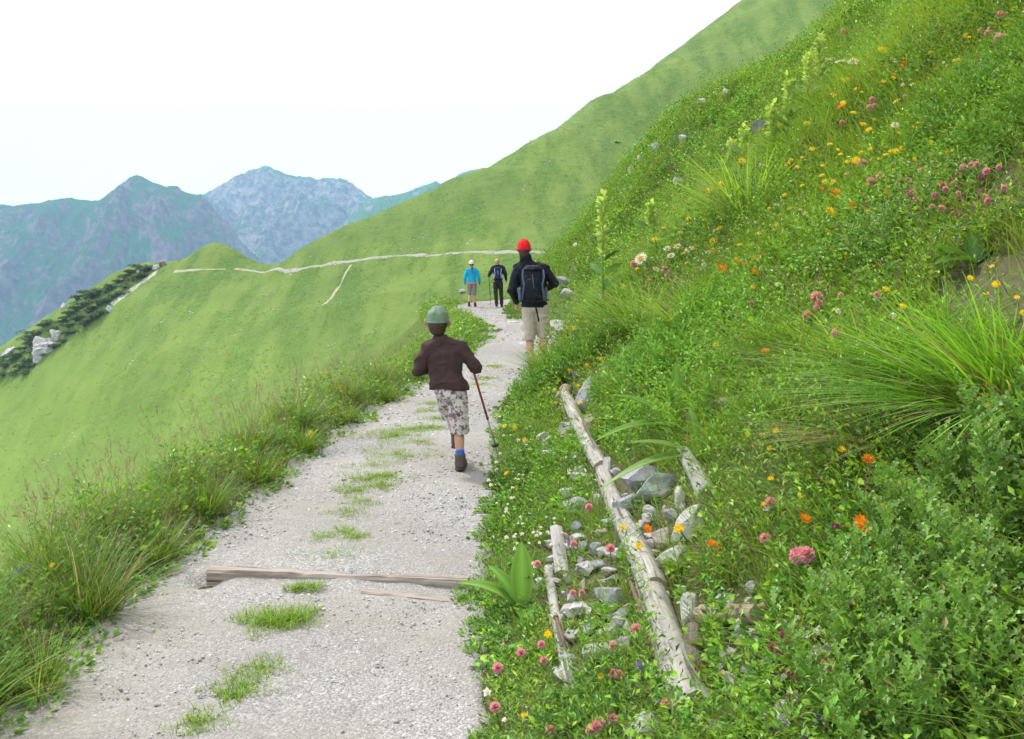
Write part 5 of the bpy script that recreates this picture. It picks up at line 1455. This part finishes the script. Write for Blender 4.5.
for a in [(624, 502, 24, 34, 'blue-grey slab leaning on the right side of the big log', 'g', .04, 0, 30), (638, 476, 44, 22, 'flat grey rock on top of the leaning blue-grey slab', 'g', .06, 0, -18), (655, 484, 44, 30, 'hollowed grey rock beneath the arching striped leaf', 'g', .04, 0, -8),
          (607, 465, 10, 22, 'small upright rock beside the upper part of the big log', 'w', .04), (679, 497, 12, 26, 'narrow upright pale rock between hollowed rock and crossed wood', 'w', .03), (689, 520, 26, 44, 'tall pale slab tilted right above the orange flower', 'w', .04, 0, 30),
          (661, 534, 20, 28, 'crumbly whitish rock left of the tall pale slab', 'p', .04), (672, 553, 34, 26, 'pale blue-grey rock directly below the yellow flower', 'w', .04, 0, -30), (651, 510, 16, 14, 'small pale rock above the crumbly whitish one', 'w', .03),
          (688, 601, 20, 38, 'white pointed rock standing where the timber crosses the log', 'w', .05, 0, 10), (732, 683, 20, 26, 'white rock half hidden by leaves right of the rust-red plant', 'w', .04), (713, 727, 26, 34, 'brown block at the bottom edge below the big log', 't', .03),
          (586, 566, 20, 16, 'round pale rock in the middle of the herb strip', 'w', .04), (612, 596, 26, 22, 'box-shaped grey rock left of the rusty bar on the log', 'g', .05, 0, -8), (583, 607, 26, 16, 'flat pale rock left of the box-shaped one', 'w', .02, 0, 25), (577, 524, 14, 14, 'small grey rock right of the upright board', 'g', .03),
          (568, 577, 10, 12, 'small white rock left of the round pale one', 'w', .02), (601, 614, 16, 10, 'low grey rock under the box-shaped one', 'g', .0), (613, 579, 16, 11, 'dark mossy rock between the round and box-shaped rocks', 'd', .02), (628, 629, 13, 22, 'broken white rock above the grey timber block', 'w', .02),
          (615, 501, 10, 10, 'little rock wedged against the left side of the leaning slab', 'd', .03), (645, 727, 34, 32, 'large whitish rock at the bottom edge left of the brown block', 'w', .03), (566, 672, 36, 18, 'low whitish rock left of the grey timber block', 'w', .0), (578, 501, 24, 18, 'grey rock left of the big log, above the upright board', 'g', .04),
          (585, 392, 18, 44, 'tall furrowed rock at the upper end of the big log', 'g', .08, 0, 8), (547, 442, 9, 14, 'small pale rock at the left of the upper log', 'w', .04), (550, 452, 26, 9, 'flat white slab lying left of the big log', 'w', .03), (590, 424, 12, 26, 'dark layered rock against the right side of the upper log', 't', .06),
          (587, 446, 16, 10, 'brown layered rock just above the leaning slab', 't', .04), (828, 650, 18, 18, 'white rock under the closed pink bud', 'w', .03), (790, 708, 30, 40, 'tall pale rock at the bottom right of the crimson cushion', 'w', .03), (835, 700, 24, 26, 'whitish rock at the lower left of the thistle bush', 'p', .03),
          (815, 376, 40, 12, 'pale flat rock beneath the sweeping grass tussock', 'w', .05), (727, 400, 36, 9, 'greyish flat rock among grasses right of the long-leaved plant', 'p', .06), (773, 507, 26, 12, 'pinkish stone behind the long pinkish bud', 'p', .03),
          (762, 126, 20, 14, 'dark grey rock beside the pale flower spikes of the upper bank', 'd', .25), (656, 146, 11, 8, 'pale rock standing on the skyline of the bank', 'w', .2), (640, 158, 8, 7, 'small rock lower left of the one on the skyline', 'w', .2), (632, 169, 12, 8, 'rock on the skyline of the bank, third from the top', 'p', .2),
          (679, 181, 11, 8, 'pale rock in the grass right of the skyline rocks', 'w', .15), (683, 136, 8, 6, 'small pale rock on the skyline above the others', 'w', .2), (703, 100, 9, 6, 'tiny pale rock high on the skyline', 'w', .25), (725, 91, 7, 5, 'highest tiny rock on the skyline', 'w', .25),
          (563, 280, 18, 10, 'broken pale rock in the bank right of the black jacket', 'g', .12), (567, 292, 14, 9, 'lower of the pale rocks right of the black jacket', 'w', .12), (575, 268, 9, 7, 'small dark rock above the broken pale ones', 'd', .12),
          (566, 326, 30, 18, 'whitish slab beside the path right of the shorts of the man', 'w', .04), (552, 372, 12, 11, 'small brown rock at the path edge above the round log end', 't', .05), (572, 373, 12, 9, 'small grey rock right of the brown one at the path edge', 'g', .05),
          (463, 291, 9, 4, 'whitish stone on the edge left of the woman in blue', 'w', .03), (455, 314, 16, 8, 'pale rock at the left rim of the path where it bends', 'w', .03), (447, 320, 10, 6, 'smaller pale rock left of the one where the path bends', 'w', .02)]:
    rock(*a)

for i in range(130):
    k = i % 5
    x, y = [(575 + rs.normal(0, 22), 560 + rs.normal(0, 45)), (655 + rs.normal(0, 25), 510 + rs.normal(0, 35)), (600 + rs.normal(0, 18), 610 + rs.normal(0, 40)), (735 + rs.normal(0, 40), 640 + rs.normal(0, 45)), (575 + rs.normal(0, 14), 430 + rs.normal(0, 35))][k]
    rock(x, y, rs.uniform(6, 19), rs.uniform(5, 15), 'small stone ' + ['in the herb strip left of the big log', 'right of the upper half of the big log', 'in the lower herb strip left of the big log', 'between the lower log and the thistle bush', 'beside the short upper log'][k], 'wgwpw'[rs.integers(0, 5)], .025, group='small stones among the plants')
# weathered stones set flush in the path
for a in [(520, 345, 30, 7, 'light slab worn flush with the path left of the man', 'w', -.02), (505, 357, 24, 5, 'light slab in the path behind the boy', 'w', -.02), (538, 337, 26, 6, 'light slab in the path at the heels of the man', 'w', -.02), (499, 330, 14, 4, 'small light slab in the path beyond the boy', 'w', -.015), (512, 322, 16, 4, 'light slab in the path between the man and the far hikers', 'w', -.015)]:
    rock(*a, flat=1.6, group='flat stones in the path')

# loose pale stones on the far slope
FS = [(262, 300, 5, 5), (268, 294, 4, 4), (237, 332, 4, 3), (270, 312, 4, 3), (344, 301, 4, 3), (417, 309, 4, 2), (342, 258, 5, 3), (295, 267, 12, 9), (430, 249, 12, 9), (410, 251, 10, 5), (425, 236, 9, 6), (472, 240, 10, 7), (502, 247, 10, 6), (395, 251, 8, 4),
      (198, 361, 8, 7), (205, 346, 6, 5), (187, 377, 8, 6), (208, 388, 8, 5), (235, 379, 6, 5), (253, 358, 5, 4), (190, 411, 8, 5), (192, 426, 5, 3), (217, 411, 5, 3), (56, 455, 9, 9), (71, 438, 6, 5), (45, 463, 6, 5), (85, 487, 6, 9), (68, 503, 5, 5), (14, 527, 7, 5), (57, 511, 5, 4), (131, 477, 5, 4), (167, 465, 6, 4), (131, 362, 4, 4),
      (590, 107, 4, 3), (568, 128, 9, 8), (612, 142, 7, 5), (601, 130, 5, 3), (546, 161, 8, 6), (592, 141, 5, 3), (562, 227, 7, 5), (542, 221, 7, 5), (557, 139, 6, 4), (600, 150, 8, 4), (520, 190, 7, 3), (480, 210, 7, 3), (190, 312, 5, 5), (150, 335, 4, 4), (165, 320, 5, 4), (330, 345, 5, 3), (372, 330, 5, 3), (310, 330, 5, 3), (240, 440, 6, 4)]
fr = [np_mesh('pale_stone', *(lambda v: (v[0], v[1]))(rock_mesh(500 + i, 2, 8)), np.full((42, 3), .50) * np.array([(1, .97, .92)]), False, STONE) for i in range(6)]
for cx, cy_, sp_x, n in FS:
    for _ in range(n):
        x = cx + rs.normal(0, sp_x * .7); y = cy_ - (x - cx) * .5 + rs.normal(0, sp_x * .35)
        h = hit(x, y, .1, 100)
        if h is None: continue
        o = link('pale_stone', fr[rs.integers(0, 6)]); k = h[1] / FPX * rs.uniform(.5, 1.25)
        o.location = (h[0], h[1], h[2] + .1 * k); o.scale = (1.2 * k, 1.0 * k, .75 * k); o.rotation_euler = (0, 0, rs.uniform(0, 6))
        lab = ('pale stone on the upper slope below the skyline' if cy_ < 230 else 'pale stone in the rubble above the far path' if cy_ < 275 else 'pale stone on the grassy slope below the far path' if cy_ < 400 else 'pale stone low on the grassy slope at the left')
        tag(o, lab, 'stone', 'pale stones scattered on the far slope')
def outcrop(px, py, w, h_, lab, seed):
    for _ in range(1):
        h = hit(px, py + h_ * .3, 0, 150)
        if h is None: return
        k = h[1] / FPX; V, F = rock_mesh(seed, 4, 16)
        V = V / np.abs(V).max(0); V = V * (.75 + .55 * ridged(V[:, 0] * 2.2 + seed, V[:, 2] * 2.6 + V[:, 1] * 1.5, 4, 4))[:, None]
        me = np_mesh('rock_outcrop', V * np.array([w * k / 2, w * k / 2, h_ * k / 2]), F, np.full((len(V), 3), .50), False, STONE)
        o = link('rock_outcrop', me); o.location = (h[0], h[1], h[2] + h_ * k * .1); o.rotation_euler = (0, R_(-38), 0)
        tag(o, lab, 'rock outcrop', 'pale outcrops on the far ridge')
outcrop(45, 341, 26, 30, 'largest white rock outcrop below the dark dwarf pines at the left', 71)
outcrop(56, 332, 14, 16, 'white rock joined to the upper right of the largest outcrop', 72)
outcrop(38, 355, 13, 15, 'lower end of the white outcrop beside the green ridge', 73)
outcrop(110, 308, 8, 9, 'small white outcrop on the ridge between dwarf pines and grass', 74)
outcrop(8, 352, 22, 8, 'long grey-white outcrop at the left edge of the picture', 75)
outcrop(64, 306, 6, 8, 'white outcrop sticking out at the outer side of the pines', 76)
outcrop(139, 271, 9, 4, 'pale rock within the topmost dwarf pines', 77)
outcrop(157, 266, 9, 7, 'grey rock standing between the pines and the hut', 78)

SCREE = NM('scree'); SCREE.color(SCREE.mix(SCREE.ramp(SCREE.noise(.9, 6), [(.4, 0.0), (.6, 1.0)]), (.42, .42, .38), (.16, .22, .07)))
drape('scree', [(162, 270), (150, 276), (140, 283), (128, 292), (118, 300), (106, 309)], 5, SCREE.m, .25, jag=.8)

# dwarf pines on the ridge
def dwarf_pine(seed):
    global rng
    root = empty('dwarf_pine'); n = 420
    r = np.random.default_rng(seed)
    lob = r.normal(0, .55, (7, 3)); lob[:, 2] = np.abs(lob[:, 2]) * .6 + .5
    k = r.integers(0, 7, n); d = unit(r.normal(0, 1, (n, 3))); d[:, 2] = np.abs(d[:, 2]) * .9 - .15
    P = lob[k] + d * r.uniform(.45, .72, (n, 1))
    C = np.array([(.085, .14, .045)]) * r.uniform(.5, 1.7, (n, 1))
    veg('crown', [small_leaves(P, d + r.normal(0, .4, d.shape), r.uniform(.25, .5, n), r.uniform(.16, .28, n), C)], LEAF, root)
    bm = bmesh.new()
    for q in lob: tube(bm, (0, 0, -.2), tuple(q * .95), .09, .04, 6)
    bm_obj('trunk', bm, flat_mat('pine_bark', (.10, .07, .05), .9), root)
    return root
pines = [dwarf_pine(i) for i in (1, 2, 3)]
PP = [(150, 268), (144, 270), (138, 268), (131, 272), (124, 277), (133, 279), (141, 276), (118, 283), (126, 286), (112, 287), (119, 292), (106, 291), (113, 297), (100, 293), (106, 301), (94, 297), (100, 304), (88, 299), (94, 308), (82, 304), (88, 313), (77, 309), (82, 318), (90, 321),
      (70, 313), (76, 322), (84, 326), (65, 319), (70, 327), (60, 324), (66, 335), (72, 333), (54, 331), (30, 345), (24, 351), (34, 352), (18, 357), (26, 361), (12, 361), (20, 368), (8, 367), (14, 374), (4, 373), (30, 366), (24, 374), (62, 341), (55, 348), (3, 362), (101, 312), (95, 316), (50, 322), (43, 326), (36, 333), (28, 338), (76, 300), (84, 295)]
for i, (x, y) in enumerate(PP):
    h = hit(x + rs.normal(0, 1), y + rs.normal(0, 1), .5, 150, 420)
    if h is None: continue
    o = pines[i] if i < 3 else copy_tree(pines[i % 3]); k = rs.uniform(1.2, 1.8)
    o.location = h; o.scale = (k * 1.3, k * 1.3, k * .72); o.rotation_euler = (0, 0, rs.uniform(0, 6.3))
    tag(o, 'dark dwarf pine near the top of the far ridge' if x > 110 else 'dark dwarf pine halfway down the far ridge' if x > 45 else 'dark dwarf pine at the left edge below the white outcrop', 'dwarf pine', 'dwarf pines along the far ridge')

# the hut on the ridge
h = hit(162, 266, 0, 200) or pt(162, 266, 320)
hut = empty('hut', h, .3); tag(hut, 'tiny hut with a whitish roof on the ridge beside the dwarf pines', 'hut')
bm = bmesh.new(); bmesh.ops.create_cube(bm, size=1)
for v in bm.verts: v.co = Vector((v.co.x * 1.9, v.co.y * 1.6, v.co.z * 1.7 + .45 + (.35 * (v.co.x > 0) if v.co.z > 0 else 0)))
bm_obj('wall', bm, flat_mat('hut_boards', (.24, .18, .14), .9), hut, False)
bm = bmesh.new(); bmesh.ops.create_cube(bm, size=1)
for v in bm.verts: v.co = Vector((v.co.x * 2.5, v.co.y * 2.1, v.co.z * .12 + 1.55 + .20 * v.co.x * 2))
bm_obj('roof', bm, flat_mat('pale_roof', (.72, .72, .74), .7), hut, False)
bm = bmesh.new(); bmesh.ops.create_cube(bm, size=1)
for v in bm.verts: v.co = Vector((v.co.x * .6 - .3, v.co.y * .06 - .83, v.co.z * 1.1 + .35))
bm_obj('door', bm, flat_mat('hut_door', (.10, .07, .05), .9), hut, False)

# ------------------------------------------------------------------ timbers
def wood_mat(name, c1, c2, ang=0.0):
    m = NM(name); at = m.node('ShaderNodeAttribute', attribute_name='tint')
    tcn = m.node('ShaderNodeTexCoord'); mp = m.node('ShaderNodeMapping'); mp.inputs['Scale'].default_value = (55, 2.2, 55)
    m.l.new(tcn.outputs['Object'], mp.inputs['Vector'])
    mp2 = m.node('ShaderNodeMapping'); mp2.inputs['Scale'].default_value = (22, 5, 22); m.l.new(tcn.outputs['Object'], mp2.inputs['Vector'])
    g = m.noise(1.0, 6, vec=mp.outputs['Vector'], rough=.7)
    c = m.mix(m.ramp(g, [(.3, 0.0), (.65, 1.0)]), c1, c2)
    mp3 = m.node('ShaderNodeMapping'); mp3.inputs['Scale'].default_value = (34, .9, 34); m.l.new(tcn.outputs['Object'], mp3.inputs['Vector'])
    c = m.mix(m.ramp(m.noise(1.0, 3, vec=mp3.outputs['Vector']), [(.585, 0.0), (.62, .8)]), c, tuple(v * .3 for v in c1))
    c = m.mix(m.ramp(m.noise(1.0, 5, vec=mp2.outputs['Vector']), [(.55, 0.0), (.7, .55)]), c, tuple(v * .45 for v in c1))
    m.color(c).rough(.9, .15).bump(g, .8, .006)
    return m.m
WOOD = wood_mat('weathered_wood', (.21, .195, .175), (.44, .42, .385)); WOODG = wood_mat('grey_wood', (.21, .20, .19), (.42, .405, .385)); WOODD = wood_mat('dark_wet_wood', (.07, .06, .055), (.20, .17, .15)); WOODG2 = wood_mat('worn_brown_grey_wood', (.20, .165, .14), (.40, .36, .31)); WOODB = wood_mat('brown_wood', (.22, .165, .12), (.40, .32, .25))
ENDW = flat_mat('log_end_grain', (.30, .25, .19), .9, .1, .4, 60)
def log(a, b, r0, r1, lab, mat_, name='log', squash=1.0, wob=.08, seed=1, group=None, n=20):
    """round timber; its long axis is the object's own Y axis"""
    OBST.append((a[0], a[1], b[0], b[1], max(r0, r1) * .85))
    a, b = Vector(a), Vector(b); L = (b - a).length; rows = max(8, int(L / .05))
    t = np.linspace(0, 1, rows); th = np.linspace(0, 2 * np.pi, n, endpoint=False)
    T, A = np.meshgrid(t, th, indexing='ij')
    r = (r0 + (r1 - r0) * T) * (1 + wob * fbm(np.cos(A) * 1.2 + T * L * 1.5, np.sin(A) * 1.2 + seed, 3, seed))
    crack = np.exp(-((A - 1.2 - .3 * np.sin(T * 5)) / .10) ** 2) * .16 + np.exp(-((A - 2.4 - .2 * np.sin(T * 4 + 1)) / .08) ** 2) * .12
    r = r * (1 - crack)
    bend = .02 * np.sin(T * np.pi) * fbm(np.array([seed * 1.7]), np.array([.5]))[0]
    V = np.stack([r * np.cos(A) + bend, T * L, r * np.sin(A) * squash + .012 * np.sin(T * L * 3 + seed) * min(1, L)], -1).reshape(-1, 3)
    V = np.concatenate([V, [(0, -.003, 0), (0, L + .003, 0)]])
    q = []
    for i in range(rows - 1):
        for k in range(n):
            a0 = i * n + k; a1 = i * n + (k + 1) % n; q += [(a0, a0 + n, a1 + n), (a0, a1 + n, a1)]
    me = np_mesh(name, V, np.array(q), None, True, mat_)
    o = link(name, me); o.location = a; o.rotation_euler = (b - a).to_track_quat('Y', 'Z').to_euler()
    for s_, base in ((-1, 0), (1, (rows - 1) * n)):
        ring = V[base:base + n]; c = V[-2 if s_ < 0 else -1]
        VV = np.concatenate([ring, [c]]); f = np.array([(k, (k + 1) % n, n) if s_ < 0 else ((k + 1) % n, k, n) for k in range(n)])
        link('cut_end', np_mesh('cut_end', VV, f, None, False, ENDW), o)
    return tag(o, lab, 'log' if name == 'log' else 'timber', group)
def hp(px, py, up): h = hit(px, py, up, 1.0); return (h[0], h[1], h[2] + up)
G_ = 'timbers holding the bank'
log(hp(598, 462, .03), hp(655, 592, .05), .048, .060, 'upper half of the long pale log edging the bank, between the yellow flowers and rocks', WOOD, seed=2, group=G_)
log(hp(649, 580, .04), hp(694, 716, .04), .060, .068, 'lower half of the long pale log, split and cracked, reaching the bottom of the picture', WOOD, seed=3, group=G_)
log(hp(564, 394, .09), hp(602, 470, .05), .062, .052, 'short upper log leading from the round dark end to the long pale log', WOOD, seed=5, group=G_)
log(hp(561, 402, .10), hp(566, 390, .10), .068, .062, 'round dark log end standing at the top of the timbers', WOODB, seed=6, group=G_, n=16)
log(hp(702, 618, .03), hp(758, 616, .04), .040, .034, 'brown timber crossing behind the long log towards the crimson cushion', WOODB, seed=7, group=G_)
log(hp(694, 632, .05), hp(692, 676, .03), .036, .046, 'dark split timber end standing against the lower log', WOODD, seed=8, group=G_)
log(hp(548, 570, .03), hp(574, 700, .02), .022, .026, 'thin grey log low in the herb strip below the upright board', WOODG, seed=9, group=G_)
log(hp(586, 655, .05), hp(632, 645, .05), .036, .033, 'grey timber block with a cut end in the lower herb strip', WOODG, seed=10, squash=.9, group=G_)
log(hp(684, 452, .09), hp(708, 500, .05), .035, .05, 'grey weathered branch among the rocks above the orange flower', WOODG, seed=12, group=G_)
log(hp(562, 575, .01), hp(556, 528, .10), .036, .034, 'upright grey board end left of the cream flower mat', WOODG, 'timber', seed=14, group=G_, squash=.5)
RUST = NM('rusty_iron'); RUST.rough(.75, .4).color(RUST.mix(RUST.noise(60, 4), (.09, .05, .045), (.20, .11, .09))); RUST = RUST.m
def bar(a, b, lab):
    bm = bmesh.new(); A, B = Vector(hp(*a)), Vector(hp(*b))
    root = empty('iron_stake', A); tag(root, lab, 'iron stake', 'iron stakes pinning the timbers')
    tube(bm, (0, 0, 0), tuple(B - A), .0085, .0085, 8); bm_obj('shaft', bm, RUST, root)
    d = (A - B).normalized(); bm = bmesh.new(); tube(bm, tuple(d * -.004), tuple(d * .008), .012, .013, 8); bm_obj('head', bm, RUST, root)
bar((630, 582, .13), (647, 628, .09), 'rusty iron bar lying along the left side of the long log')
bar((556, 618, .07), (566, 652, .04), 'rusty iron bar beside the thin grey log in the herb strip')

# the timber drain across the path
def beam(name, pa, pb, w, hgt, z0, mat_, parent, seed):
    a, b = Vector(pa), Vector(pb); L = (b - a).length; rows = int(L / .04); t = np.linspace(0, 1, rows)
    prof = [(-w / 2, 0), (w / 2, 0), (w / 2, hgt * .86), (w * .42, hgt), (-w * .42, hgt), (-w / 2, hgt * .86)]
    V = []
    for i, tt in enumerate(t):
        for j, (x, z) in enumerate(prof):
            e = .0035 * vnoise(np.array(tt * L * 3 + seed), np.array(j * 1.3)) + .003 * vnoise(np.array(tt * L * 13 + seed), np.array(j * 2.3))
            V.append((x + float(e), tt * L, z + (float(e) * 1.2 if j > 1 else 0)))
    n = len(prof); q = []
    for i in range(rows - 1):
        for k in range(n): a0 = i * n + k; a1 = i * n + (k + 1) % n; q += [(a0, a0 + n, a1 + n), (a0, a1 + n, a1)]
    for k in range(1, n - 1): q += [(0, k, k + 1), ((rows - 1) * n, (rows - 1) * n + k + 1, (rows - 1) * n + k)]
    o = link(name, np_mesh(name, np.array(V), np.array(q), None, False, mat_), parent)
    o.location = a + Vector((0, 0, z0)); o.rotation_euler = (b - a).to_track_quat('Y', 'Z').to_euler()
    return o
dA, dB = Vector(hit(207, 577)), Vector(hit(468, 589))
drain = empty('timber_drain', (0, 0, 0)); tag(drain, 'weathered timber drain laid across the gravel path, open at its left end', 'timber drain')
beam('back_beam', dA + Vector((0, .035, 0)), dB + Vector((0, .035, 0)), .075, .14, -.098, WOODG2, drain, 1)
dC, dD = Vector(hit(362, 592)), Vector(hit(458, 601))
beam('front_beam', dC, dD, .05, .055, -.046, WOODG2, drain, 5)

# ------------------------------------------------------------------ ground cover, grown round everything above
bank_cover()
verge_cover()
def stalks():
    """dry stalks and seed heads standing above the leaves"""
    L = []
    for y0, y1, d, h_, side in [(1.2, 4, 26, .26, 1), (4, 8, 16, .32, 1), (8, 16, 8, .42, 1), (16, 34, 4, .6, 1), (2, 6, 60, .50, -1), (6, 12, 48, .5, -1), (12, 30, 26, .5, -1)]:
        X, Y, Z, off = scatter(y0, y1, d, side=side, verge=1.5)
        k = (off > (.35 if side > 0 else .15)) & (fbm(X * .8, Y * .8, 2, 123) > -.15) & clear_of(np.stack([X, Y], -1)); X, Y, Z = X[k], Y[k], Z[k]
        if not len(X): continue
        st = grass_head_stems(len(X), .0, h_, col=(.30, .20, .19)); st2 = []
        sz = 1 + max(0, y0 - 5) * .07
        v, f, c = st[0]; m = len(v) // len(X); st2.append((v + np.repeat(np.stack([X, Y, Z], -1), m, 0), f, c))
        v, f, c = st[1]; m = len(v) // len(X); st2.append((v + np.repeat(np.stack([X, Y, Z], -1), m, 0), f, c))
        L += st2
    tag(veg('seed_stalks', L, BLADE), kind='stuff')
stalks()

# ------------------------------------------------------------------ labels: what repeats a label is told apart by its place
def ordinal(n):
    a = ['', 'first', 'second', 'third', 'fourth', 'fifth', 'sixth', 'seventh', 'eighth', 'ninth', 'tenth', 'eleventh', 'twelfth', 'thirteenth', 'fourteenth', 'fifteenth', 'sixteenth', 'seventeenth', 'eighteenth', 'nineteenth']
    if n < 20: return a[n]
    t = {2: 'twent', 3: 'thirt', 4: 'fort', 5: 'fift', 6: 'sixt', 7: 'sevent', 8: 'eight', 9: 'ninet'}[n // 10]
    return t + ('ieth' if n % 10 == 0 else 'y-' + a[n % 10])
def tell_apart():
    by = {}
    for o in scene.objects:
        if o.parent is None and 'label' in o.keys() and 'group' in o.keys(): by.setdefault((o['group'], o['label']), []).append(o)
    for (g, l), os_ in by.items():
        if len(os_) < 2 or len(os_) > 99: continue
        os_.sort(key=lambda o: float(project(*[np.array(v) for v in o.location])[0]))
        for i, o in enumerate(os_):
            o['label'] = '%s, %s from the left' % (l, ordinal(i + 1)) if len(l.split()) <= 12 else l
tell_apart()
